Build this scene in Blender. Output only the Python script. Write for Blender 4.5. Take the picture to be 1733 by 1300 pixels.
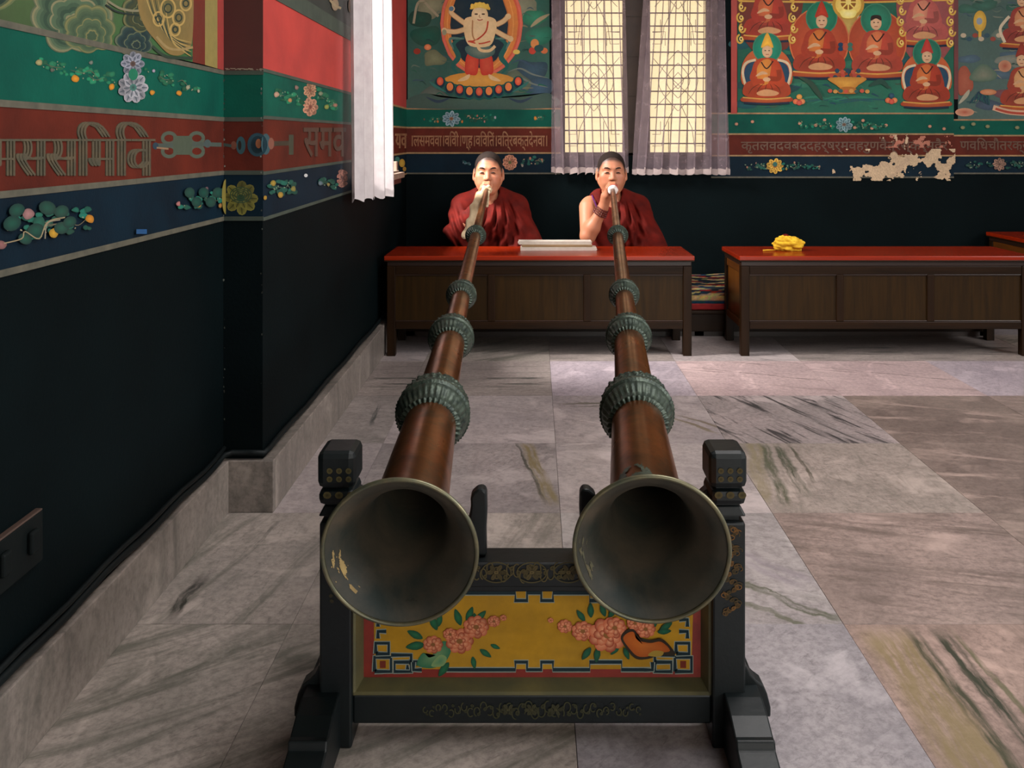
import bpy, bmesh, math, random
import numpy as np
from mathutils import Vector, Matrix

for _o in list(bpy.data.objects):
    bpy.data.objects.remove(_o, do_unlink=True)
SC = bpy.context.scene
COL = SC.collection
PI = math.pi
random.seed(7)
rng = np.random.default_rng(11)

# ------------------------------------------------------------------ camera
FPX, VX, VY, CH = 1555.0, 905.0, 240.0, 1.05      # focal length in px, vanishing point, eye height
cam_d = bpy.data.cameras.new('camera')
cam = bpy.data.objects.new('camera', cam_d); COL.objects.link(cam)
cam.location = (0, 0, CH); cam.rotation_euler = (PI / 2, 0, 0)
cam_d.sensor_fit = 'HORIZONTAL'; cam_d.sensor_width = 36.0
cam_d.lens = FPX / 1733.0 * 36.0
cam_d.shift_x = (866.5 - VX) / 1733.0
cam_d.shift_y = -(650.0 - VY) / 1733.0
cam_d.clip_start = 0.05
SC.camera = cam

# ------------------------------------------------------------------ world, lights, exposure
def lin(c):
    r = []
    for v in c[:3]:
        v = v / 255.0
        r.append(v / 12.92 if v <= 0.04045 else ((v + 0.055) / 1.055) ** 2.4)
    return tuple(r) + (1.0,)

W = bpy.data.worlds.new('world'); SC.world = W; W.use_nodes = True
bgn = W.node_tree.nodes['Background']
bgn.inputs[0].default_value = lin((236, 232, 224)); bgn.inputs[1].default_value = 4.0

def area(name, loc, target, sx, sy, power, col):
    d = bpy.data.lights.new(name, 'AREA'); d.shape = 'RECTANGLE'
    d.size = sx; d.size_y = sy; d.energy = power; d.color = col
    o = bpy.data.objects.new(name, d); COL.objects.link(o)
    o.location = loc
    v = Vector(target) - Vector(loc)
    o.rotation_euler = v.to_track_quat('-Z', 'Y').to_euler()
    return o
area('daylight_left_window', (-2.3, 4.10, 2.80), (0.45, 4.75, 0.40), 0.9, 0.9, 600, (1.0, 0.95, 0.91))
area('added_right_fill', (4.62, 1.0, 2.2), (0.0, 1.8, 0.2), 2.4, 1.4, 165, (0.98, 0.97, 0.97))  # fill lamp added on the right, its unseen windows assumed from the light
area('added_overhead_fill', (1.3, 2.2, 3.42), (1.0, 2.2, 0.0), 1.5, 1.5, 62, (1.0, 0.96, 0.96))  # overhead fill lamp added for the foreground floor, its roof opening made up
area('added_front_fill', (1.6, -2.62, 1.5), (0.6, 3.0, 0.5), 2.2, 2.2, 16, (0.92, 0.97, 1.0))  # soft front fill added behind the camera, its unseen opening made up
VS = SC.view_settings
VS.view_transform = 'Standard'; VS.look = 'None'; VS.exposure = 0.0; VS.gamma = 1.0
VS.use_curve_mapping = False

# ------------------------------------------------------------------ materials
def nmat(name):
    m = bpy.data.materials.new(name); m.use_nodes = True
    nt = m.node_tree; nt.nodes.clear()
    out = nt.nodes.new('ShaderNodeOutputMaterial')
    b = nt.nodes.new('ShaderNodeBsdfPrincipled')
    nt.links.new(b.outputs[0], out.inputs[0])
    return m, nt, b, out

def nd(nt, t, **kw):
    n = nt.nodes.new(t)
    for k, v in kw.items():
        setattr(n, k, v)
    return n

def mathn(nt, op, a, b=None, c=None, clamp=False):
    n = nd(nt, 'ShaderNodeMath', operation=op); n.use_clamp = clamp
    for i, v in enumerate((a, b, c)):
        if v is None: continue
        if isinstance(v, (int, float)): n.inputs[i].default_value = v
        else: nt.links.new(v, n.inputs[i])
    return n.outputs[0]

def mixc(nt, fac, a, b, blend='MIX'):
    n = nd(nt, 'ShaderNodeMix', data_type='RGBA', blend_type=blend)
    n.clamp_factor = True
    for sock, v in ((n.inputs[0], fac), (n.inputs[6], a), (n.inputs[7], b)):
        if isinstance(v, (int, float)): sock.default_value = v
        elif isinstance(v, tuple): sock.default_value = v
        else: nt.links.new(v, sock)
    return n.outputs[2]

def noise(nt, vec, scale, detail=4, rough=0.55, dist=0.0):
    n = nd(nt, 'ShaderNodeTexNoise')
    n.inputs['Scale'].default_value = scale; n.inputs['Detail'].default_value = detail
    n.inputs['Roughness'].default_value = rough; n.inputs['Distortion'].default_value = dist
    if vec is not None: nt.links.new(vec, n.inputs['Vector'])
    return n.outputs[0]

def ramp(nt, fac, stops):
    n = nd(nt, 'ShaderNodeValToRGB')
    e = n.color_ramp.elements
    while len(e) < len(stops): e.new(0.5)
    for i, (p, c) in enumerate(stops):
        e[i].position = p
        e[i].color = c if isinstance(c, tuple) else (c, c, c, 1)
    nt.links.new(fac, n.inputs[0])
    return n.outputs[0]

def coords(nt, scale=(1, 1, 1), rot=(0, 0, 0), loc=(0, 0, 0)):
    tc = nd(nt, 'ShaderNodeTexCoord'); mp = nd(nt, 'ShaderNodeMapping')
    mp.inputs['Scale'].default_value = scale; mp.inputs['Rotation'].default_value = rot
    mp.inputs['Location'].default_value = loc
    nt.links.new(tc.outputs['Object'], mp.inputs['Vector'])
    return mp.outputs[0]

def add_bump(nt, b, h, strength, dist=0.002):
    n = nd(nt, 'ShaderNodeBump')
    n.inputs['Strength'].default_value = strength; n.inputs['Distance'].default_value = dist
    nt.links.new(h, n.inputs['Height']); nt.links.new(n.outputs[0], b.inputs['Normal'])

def plain(name, c1, c2=None, rough=0.6, metal=0.0, scale=6.0, stretch=(1, 1, 1), bump=0.0, bscale=90.0, spec=0.5, lo=0.3, hi=0.7):
    """two-tone procedural surface; c1/c2 in 0-255 sRGB"""
    m, nt, b, out = nmat(name)
    c2 = c2 or tuple(v * 0.72 for v in c1)
    v = coords(nt, stretch)
    f = ramp(nt, noise(nt, v, scale, 6, 0.6, 0.3), [(lo, 0.0), (hi, 1.0)])
    nt.links.new(mixc(nt, f, lin(c1), lin(c2)), b.inputs['Base Color'])
    b.inputs['Roughness'].default_value = rough; b.inputs['Metallic'].default_value = metal
    b.inputs['Specular IOR Level'].default_value = spec
    if bump: add_bump(nt, b, noise(nt, coords(nt), bscale, 3), bump)
    return m

def wood(name, c1, c2, axis='z', rough=0.4, spec=0.5):
    st = {'x': (1.2, 22, 22), 'y': (22, 1.2, 22), 'z': (22, 22, 1.2)}[axis]
    m, nt, b, out = nmat(name)
    v = coords(nt, st)
    f = ramp(nt, noise(nt, v, 2.0, 6, 0.6, 0.8), [(0.32, 0.0), (0.7, 1.0)])
    nt.links.new(mixc(nt, f, lin(c1), lin(c2)), b.inputs['Base Color'])
    b.inputs['Roughness'].default_value = rough
    b.inputs['Specular IOR Level'].default_value = spec
    return m

def paint_mat(name, rough=0.75, wear=0.25, tint=1.0):
    """painted decoration: pigment from the mesh colour attribute, broken by brush grain"""
    m, nt, b, out = nmat(name)
    a = nd(nt, 'ShaderNodeAttribute', attribute_name='Col')
    n1 = noise(nt, coords(nt), 55, 5, 0.65)
    n2 = noise(nt, coords(nt), 9, 4, 0.6)
    f = mathn(nt, 'ADD', mathn(nt, 'MULTIPLY', n1, 0.9), mathn(nt, 'MULTIPLY', n2, 0.7))
    g = mathn(nt, 'MULTIPLY_ADD', f, wear * 1.6, 1.0 - wear * 1.25)
    cc = nd(nt, 'ShaderNodeCombineColor')
    for i in range(3): nt.links.new(g, cc.inputs[i])
    pg = mixc(nt, 1.0, a.outputs[0], cc.outputs[0], 'MULTIPLY')
    dust = ramp(nt, n2, [(0.3, 0.08), (0.7, 0.34)])
    nt.links.new(mixc(nt, dust, pg, lin((66, 68, 56))), b.inputs['Base Color'])
    b.inputs['Roughness'].default_value = rough
    b.inputs['Specular IOR Level'].default_value = 0.15
    return m

def rot_stretch(nt, ang, stretch, seed):
    a = coords(nt, (1, 1, 1), (0, 0, ang)); m2 = nd(nt, 'ShaderNodeMapping')
    m2.inputs['Scale'].default_value = (1, stretch, 1); m2.inputs['Location'].default_value = (seed, seed * 2.3, seed)
    nt.links.new(a, m2.inputs['Vector']); return m2.outputs[0]

def marble(name, c1, c2, vein, ang=0.0, stretch=7.0, scale=2.2, amt=0.5, lo=0.52, hi=0.68, accents=(), seed=0.0, rough=0.34):
    m, nt, b, out = nmat(name)
    base = coords(nt, loc=(seed * 3.1, seed * 1.7, seed))
    col = mixc(nt, ramp(nt, noise(nt, base, 3.2, 6, 0.6, 0.6), [(0.35, 0.0), (0.68, 1.0)]), lin(c1), lin(c2))
    col = mixc(nt, ramp(nt, noise(nt, base, 55, 5, 0.75), [(0.42, 0.0), (0.72, 0.7)]), col, lin(tuple(v * 0.66 for v in c2)))
    col = mixc(nt, ramp(nt, noise(nt, rot_stretch(nt, -ang - .2, 3.0, seed * 5), 22, 7, 0.7, 0.5), [(0.56, 0.0), (0.66, 0.55)]), col, lin(tuple(v * 0.7 for v in c2)))
    col = mixc(nt, ramp(nt, noise(nt, coords(nt, loc=(seed, seed * 4, 0)), 4.5, 5, 0.6, 1.0), [(0.54, 0.0), (0.66, 0.6)]), col, lin(tuple(min(255, v * 1.14) for v in c1)))
    v = rot_stretch(nt, -ang, stretch, seed)
    s = ramp(nt, noise(nt, v, scale * 2.1, 8, 0.66, 0.7), [(lo, 0.0), (hi, 1.0)])
    col = mixc(nt, mathn(nt, 'MULTIPLY', s, amt), col, lin(vein))
    tc = nd(nt, 'ShaderNodeTexCoord'); sx = nd(nt, 'ShaderNodeSeparateXYZ')
    nt.links.new(tc.outputs['Object'], sx.inputs[0])
    wob = noise(nt, coords(nt, loc=(seed, 0, 5)), 7, 5, 0.6)
    for (a, off, w, c, wv, t0, t1, op) in accents:
        ca, sa = math.cos(a), math.sin(a)                 # vein runs along (ca, sa)
        d = mathn(nt, 'SUBTRACT', mathn(nt, 'MULTIPLY', sx.outputs[1], ca), mathn(nt, 'MULTIPLY', sx.outputs[0], sa))
        d = mathn(nt, 'ADD', mathn(nt, 'SUBTRACT', d, off), mathn(nt, 'MULTIPLY', mathn(nt, 'SUBTRACT', wob, 0.5), wv))
        msk = mathn(nt, 'SUBTRACT', 1.0, mathn(nt, 'DIVIDE', mathn(nt, 'ABSOLUTE', d), w), clamp=True)
        msk = mathn(nt, 'MULTIPLY', msk, 2.2, clamp=True)
        t = mathn(nt, 'ADD', mathn(nt, 'MULTIPLY', sx.outputs[0], ca), mathn(nt, 'MULTIPLY', sx.outputs[1], sa))
        e0 = mathn(nt, 'MULTIPLY', mathn(nt, 'SUBTRACT', t, t0), 14.0, clamp=True)
        e1 = mathn(nt, 'MULTIPLY', mathn(nt, 'SUBTRACT', t1, t), 14.0, clamp=True)
        cb = nd(nt, 'ShaderNodeCombineXYZ')
        nt.links.new(mathn(nt, 'MULTIPLY', d, 75.0), cb.inputs[0]); nt.links.new(mathn(nt, 'MULTIPLY', t, 6.0), cb.inputs[1]); cb.inputs[2].default_value = seed + off * 9
        brk = ramp(nt, noise(nt, cb.outputs[0], 1.0, 6, 0.65), [(0.34, 0.12), (0.56, 1.0)])
        msk = mathn(nt, 'MULTIPLY', mathn(nt, 'MULTIPLY', msk, brk), mathn(nt, 'MULTIPLY', e0, e1))
        col = mixc(nt, mathn(nt, 'MULTIPLY', msk, op), col, lin(c))
    nt.links.new(col, b.inputs['Base Color'])
    b.inputs['Roughness'].default_value = rough
    b.inputs['Specular IOR Level'].default_value = 0.4
    add_bump(nt, b, noise(nt, coords(nt), 40, 4), 0.08, 0.001)
    return m

def cloth(name, c1, c2, translucent=0.0, transparent=0.0, rough=0.85, scale=18, sheen=0.0):
    m, nt, b, out = nmat(name)
    f = noise(nt, coords(nt), scale, 5, 0.6)
    c = mixc(nt, ramp(nt, f, [(0.35, 0.0), (0.7, 1.0)]), lin(c1), lin(c2))
    nt.links.new(c, b.inputs['Base Color'])
    b.inputs['Roughness'].default_value = rough; b.inputs['Specular IOR Level'].default_value = 0.2
    b.inputs['Sheen Weight'].default_value = sheen
    sh = b.outputs[0]
    if translucent:
        t = nd(nt, 'ShaderNodeBsdfTranslucent'); nt.links.new(c, t.inputs[0])
        mx = nd(nt, 'ShaderNodeMixShader'); mx.inputs[0].default_value = translucent
        nt.links.new(sh, mx.inputs[1]); nt.links.new(t.outputs[0], mx.inputs[2]); sh = mx.outputs[0]
    if transparent:
        t = nd(nt, 'ShaderNodeBsdfTransparent')
        mx = nd(nt, 'ShaderNodeMixShader'); mx.inputs[0].default_value = transparent
        nt.links.new(sh, mx.inputs[1]); nt.links.new(t.outputs[0], mx.inputs[2]); sh = mx.outputs[0]
    nt.links.new(sh, out.inputs[0])
    return m

def emit(name, c, s):
    m, nt, b, out = nmat(name)
    b.inputs['Base Color'].default_value = lin((200, 190, 160))
    f = noise(nt, coords(nt), 2.5, 3)
    nt.links.new(mixc(nt, f, lin(c), lin(tuple(v * 0.93 for v in c))), b.inputs['Emission Color'])
    b.inputs['Emission Strength'].default_value = s
    b.inputs['Roughness'].default_value = 0.5
    return m

M = {}
M['dado'] = plain('dark_dado_paint', (5, 15, 17), (3, 10, 12), 0.7, scale=3, bump=0.35, bscale=130, spec=0.06)
M['green'] = plain('green_band_paint', (5, 84, 68), (3, 64, 54), 0.68, scale=5, bump=0.2, bscale=120, spec=0.15)
M['red'] = plain('red_band_paint', (96, 36, 24), (64, 24, 17), 0.68, scale=5, bump=0.2, bscale=120, spec=0.15)
M['blue'] = plain('navy_band_paint', (4, 30, 44), (2, 20, 32), 0.68, scale=5, bump=0.2, bscale=120, spec=0.15)
M['greyline'] = plain('grey_border_paint', (92, 88, 74), (66, 66, 56), 0.7, scale=25)
M['tanline'] = plain('tan_border_paint', (168, 130, 86), (122, 96, 64), 0.7, scale=25)
M['coral'] = plain('coral_wall_paint', (184, 58, 50), (156, 46, 42), 0.7, scale=4, bump=0.2, bscale=120)
M['maroon'] = plain('maroon_paint', (74, 26, 22), (58, 19, 17), 0.7, scale=5)
M['slategreen'] = plain('slate_green_paint', (62, 72, 62), (46, 56, 48), 0.7, scale=12)
M['vermilion'] = plain('vermilion_frame_paint', (168, 52, 36), (140, 40, 28), 0.6, scale=8)
M['plaster'] = plain('pale_plaster', (150, 140, 126), (128, 120, 108), 0.85, scale=5)
M['paint'] = paint_mat('mural_paint')
M['letter_grey'] = plain('grey_relief_letters', (84, 72, 52), (60, 60, 46), 0.7, scale=40, bump=0.4, bscale=200)
M['letter_tan'] = plain('tan_relief_letters', (150, 104, 70), (118, 76, 50), 0.7, scale=40)
M['letter_dim'] = plain('worn_relief_letters', (100, 70, 52), (80, 52, 40), 0.7, scale=40)
M['lacquer'] = wood('red_lacquer', (140, 35, 6), (116, 26, 4), 'x', 0.25, 0.4)
M['wood_x'] = wood('brown_wood_long', (38, 22, 8), (24, 13, 4), 'x', 0.38, 0.14)
M['wood_z'] = wood('brown_wood_upright', (38, 22, 8), (24, 13, 4), 'z', 0.38, 0.14)
M['wood_panel'] = wood('golden_panel_wood', (48, 31, 8), (32, 20, 5), 'z', 0.36, 0.16)
M['wood_dark'] = wood('dark_moulding_wood', (44, 24, 13), (30, 16, 9), 'x', 0.35)
M['ebony'] = plain('black_green_lacquer', (10, 20, 22), (6, 13, 15), 0.45, scale=14, bump=0.2, bscale=60, spec=0.35)
M['olive'] = plain('worn_olive_paint', (98, 92, 58), (70, 72, 52), 0.5, scale=14)
M['copper'] = None
M['window_dark'] = plain('window_frame_paint', (64, 48, 38), (48, 36, 30), 0.6, scale=10)
M['iron'] = plain('grille_iron', (60, 46, 34), (44, 34, 26), 0.6, scale=30)
M['cushion_red'] = plain('red_cloth_edge', (150, 26, 26), (110, 16, 18), 0.85, scale=20)
M['cable'] = plain('painted_cable', (12, 20, 21), (7, 14, 16), 0.55, scale=20, spec=0.2)
M['switch'] = plain('painted_switch_plate', (12, 18, 18), (7, 13, 14), 0.6, scale=20, spec=0.12)

def copper_mat():
    m, nt, b, out = nmat('aged_copper')
    v = coords(nt)
    f = ramp(nt, noise(nt, v, 9, 7, 0.65, 0.5), [(0.3, 0.0), (0.72, 1.0)])
    c = mixc(nt, f, lin((150, 90, 46)), lin((78, 46, 22)))
    g = ramp(nt, noise(nt, coords(nt, loc=(4, 1, 2)), 16, 8, 0.7), [(0.5, 0.0), (0.68, 0.8)])
    c = mixc(nt, g, c, lin((78, 66, 48)))
    nt.links.new(c, b.inputs['Base Color'])
    b.inputs['Metallic'].default_value = 0.85
    r = mathn(nt, 'MULTIPLY_ADD', f, 0.14, 0.25)
    nt.links.new(r, b.inputs['Roughness'])
    add_bump(nt, b, noise(nt, v, 30, 4), 0.10, 0.002)
    return m
M['copper'] = copper_mat()
M['patina'] = plain('verdigris_bronze', (80, 92, 80), (30, 42, 38), 0.42, 0.5, scale=60, bump=0.5, bscale=240)
M['rim'] = plain('worn_bronze_rim', (128, 118, 88), (84, 92, 78), 0.4, 0.6, scale=30)
M['lining'] = plain('tarnished_bell_lining', (88, 77, 62), (30, 42, 38), 0.6, 0.0, scale=9, bump=0.3, bscale=80)
M['corrosion'] = plain('pale_corrosion', (186, 160, 104), (150, 128, 84), 0.8, scale=60)
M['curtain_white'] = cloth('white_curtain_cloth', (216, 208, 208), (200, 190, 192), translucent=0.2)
M['curtain_shade'] = cloth('shaded_white_cloth', (168, 150, 156), (146, 130, 138), translucent=0.08)  # far curtain's shade put into a greyer cloth colour
M['curtain_sheer'] = cloth('sheer_lilac_cloth', (156, 138, 144), (126, 110, 118), translucent=0.3, transparent=0.46)
M['hem'] = cloth('embroidered_hem', (200, 182, 178), (172, 154, 152), translucent=0.3)
M['skin'] = None
M['robe'] = cloth('maroon_robe_wool', (98, 15, 5), (70, 9, 4))
M['robe_dark'] = cloth('deep_maroon_wool', (76, 10, 6), (56, 7, 5))
M['scarf'] = cloth('cream_scarf_silk', (224, 204, 170), (196, 170, 134), translucent=0.2)
M['wrap'] = cloth('white_cotton_wrap', (238, 232, 228), (214, 204, 200))
M['paper'] = plain('loose_leaf_paper', (224, 214, 202), (208, 196, 182), 0.8, scale=30)
M['tanpaper'] = plain('tan_page_edges', (158, 128, 92), (128, 100, 70), 0.85, stretch=(1, 1, 40), scale=10)
M['yellow'] = cloth('yellow_silk', (228, 186, 52), (196, 148, 30), scale=30)
M['hair'] = plain('cropped_black_hair', (32, 26, 24), (46, 37, 33), 0.9, scale=160, spec=0.1)
M['purple'] = cloth('purple_binding', (92, 34, 92), (70, 24, 74))
M['bead'] = plain('dark_red_beads', (108, 36, 28), (70, 20, 18), 0.3, scale=80)

def attr_mat(name, rough, spec=0.4, sss=0.0, amount=0.16, scale=40):
    m, nt, b, out = nmat(name)
    a = nd(nt, 'ShaderNodeAttribute', attribute_name='Col')
    f = noise(nt, coords(nt), scale, 4)
    g = mathn(nt, 'MULTIPLY_ADD', f, amount * 2, 1 - amount)
    cc = nd(nt, 'ShaderNodeCombineColor')
    for i in range(3): nt.links.new(g, cc.inputs[i])
    nt.links.new(mixc(nt, 1.0, a.outputs[0], cc.outputs[0], 'MULTIPLY'), b.inputs['Base Color'])
    b.inputs['Roughness'].default_value = rough; b.inputs['Specular IOR Level'].default_value = spec
    if sss:
        b.inputs['Subsurface Weight'].default_value = sss
        b.inputs['Subsurface Radius'].default_value = (0.012, 0.005, 0.003); b.inputs['Subsurface Scale'].default_value = 0.5
    return m
M['skin'] = attr_mat('skin', 0.5, 0.4, 0.1, 0.05, 60)
M['carpet'] = attr_mat('carpet_pile', 0.95, 0.1, 0.0, 0.3, 140)

# ------------------------------------------------------------------ mesh helpers
def link(name, me, mat=None, parent=None):
    o = bpy.data.objects.new(name, me); COL.objects.link(o)
    if mat is not None: me.materials.append(mat)
    if parent is not None: o.parent = parent
    return o

def tag(o, label=None, cat=None, group=None, kind=None):
    if label: o['label'] = label
    if cat: o['category'] = cat
    if group: o['group'] = group
    if kind: o['kind'] = kind
    return o

def empty(name, loc=(0, 0, 0)):
    o = bpy.data.objects.new(name, None); COL.objects.link(o)
    o.location = loc; o.empty_display_size = 0.05
    return o

class MB:
    """collects geometry in world metres, links it as one mesh object"""
    def __init__(s): s.v = []; s.f = []
    def add(s, vs, fs):
        n = len(s.v); s.v += [tuple(map(float, p)) for p in vs]; s.f += [tuple(i + n for i in f) for f in fs]; return s
    def box(s, x0, x1, y0, y1, z0, z1):
        return s.hexa([(x0, y0, z0), (x1, y0, z0), (x1, y1, z0), (x0, y1, z0), (x0, y0, z1), (x1, y0, z1), (x1, y1, z1), (x0, y1, z1)])
    def hexa(s, p):
        return s.add(p, [(3, 2, 1, 0), (4, 5, 6, 7), (0, 1, 5, 4), (1, 2, 6, 5), (2, 3, 7, 6), (3, 0, 4, 7)])
    def prism(s, poly, mp, a, b):
        """polygon (counter-clockwise) pushed from a to b; mp(u, v, t) -> xyz"""
        n = len(poly)
        vs = [mp(u, v, a) for u, v in poly] + [mp(u, v, b) for u, v in poly]
        fs = [tuple(range(n - 1, -1, -1)), tuple(range(n, 2 * n))] + [(i, (i + 1) % n, n + (i + 1) % n, n + i) for i in range(n)]
        return s.add(vs, fs)
    def grid(s, P, closed_u=False, closed_v=False):
        nu, nv = len(P), len(P[0]); n = len(s.v)
        for r in P: s.v += [tuple(map(float, p)) for p in r]
        for i in range(nu if closed_u else nu - 1):
            for j in range(nv if closed_v else nv - 1):
                i2, j2 = (i + 1) % nu, (j + 1) % nv
                s.f.append((n + i * nv + j, n + i2 * nv + j, n + i2 * nv + j2, n + i * nv + j2))
        return s
    def tube(s, pts, r, n=8, cap=True):
        pts = [Vector(p) for p in pts]; rr = r if isinstance(r, (list, tuple)) else [r] * len(pts)
        P = []; ref = None
        for i, p in enumerate(pts):
            t = (pts[min(i + 1, len(pts) - 1)] - pts[max(i - 1, 0)]).normalized()
            if ref is None: ref = Vector((0, 0, 1)) if abs(t.z) < 0.9 else Vector((1, 0, 0))
            a = (ref - t * ref.dot(t)).normalized(); ref = a; b = t.cross(a)
            P.append([p + (a * math.cos(2 * PI * k / n) + b * math.sin(2 * PI * k / n)) * rr[i] for k in range(n)])
        k0 = len(s.v)
        s.grid(P, closed_v=True)
        if cap:
            s.f.append(tuple(range(k0 + n - 1, k0 - 1, -1))); e = k0 + (len(P) - 1) * n
            s.f.append(tuple(range(e, e + n)))
        return s
    def ball(s, c, r, nu=10, nv=7):
        rx, ry, rz = (r, r, r) if isinstance(r, (int, float)) else r
        P = [[(c[0] + rx * math.sin(PI * j / nv) * math.cos(2 * PI * i / nu), c[1] + ry * math.sin(PI * j / nv) * math.sin(2 * PI * i / nu), c[2] + rz * math.cos(PI * j / nv)) for i in range(nu)] for j in range(nv + 1)]
        return s.grid(P, closed_v=True)
    def build(s, name, mat=None, parent=None, smooth=False, bevel=0.0, origin=None, seg=2, sub=0):
        me = bpy.data.meshes.new(name)
        off = Vector(origin) if origin is not None else None
        base = Vector((0, 0, 0))
        if parent is not None:
            base = Vector(parent.get('_wo', (0, 0, 0)))
        org = off if off is not None else base
        me.from_pydata([tuple(Vector(p) - org) for p in s.v], [], s.f); me.update()
        bm = bmesh.new(); bm.from_mesh(me)
        bmesh.ops.remove_doubles(bm, verts=bm.verts, dist=1e-6)
        bmesh.ops.recalc_face_normals(bm, faces=bm.faces)
        bm.to_mesh(me); bm.free()
        if smooth:
            me.polygons.foreach_set('use_smooth', [True] * len(me.polygons))
        o = link(name, me, mat, parent)
        o.location = org - base
        o['_wo'] = tuple(org)
        if bevel:
            md = o.modifiers.new('bevel', 'BEVEL'); md.width = bevel; md.segments = seg; md.limit_method = 'ANGLE'
        if sub:
            md = o.modifiers.new('sub', 'SUBSURF'); md.levels = sub; md.render_levels = sub
        return o

def thing(name, loc, label, cat, group=None, kind=None):
    o = empty(name, loc); o['_wo'] = tuple(loc)
    return tag(o, label, cat, group, kind)

def obox(name, b, mat, parent=None, bevel=0.0, origin=None):
    return MB().box(*b).build(name, mat, parent, bevel=bevel, origin=origin)

def finish_private():
    for o in bpy.data.objects:
        if '_wo' in o: del o['_wo']

# ------------------------------------------------------------------ photo-plane maps (painting positions on the walls)
YB = 5.547; X1 = -0.888; X2 = -0.776; YS = 2.62
def mp_back(px, py, o=0.0):  return ((px - VX) * YB / FPX, YB - 0.0016 - o, CH - (py - VY) * YB / FPX)
def mp_w(X):
    def f(px, py, o=0.0):
        s = -X / (VX - px); return (X + 0.0016 + o, s * FPX, CH - (py - VY) * s)
    return f
mp_w1, mp_w2 = mp_w(X1), mp_w(X2)
def mp_step(px, py, o=0.0): return ((px - VX) * YS / FPX, YS - 0.0016 - o, CH - (py - VY) * YS / FPX)
def mp_y(Y):
    return lambda px, py, o=0.0: ((px - VX) * Y / FPX, Y - 0.0012 - o, CH - (py - VY) * Y / FPX)

def catmull(pts, closed=True, n=5):
    P = [np.array(p, float) for p in pts]; L = len(P); out = []
    rngi = range(L) if closed else range(L - 1)
    for i in rngi:
        if closed: a, b, c, d = P[(i - 1) % L], P[i], P[(i + 1) % L], P[(i + 2) % L]
        else: a, b, c, d = P[max(i - 1, 0)], P[i], P[i + 1], P[min(i + 2, L - 1)]
        for k in range(n):
            t = k / n
            out.append(0.5 * ((2 * b) + (c - a) * t + (2 * a - 5 * b + 4 * c - d) * t * t + (3 * b - a - 3 * c + d) * t ** 3))
    if not closed: out.append(P[-1])
    return [tuple(p) for p in out]

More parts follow.
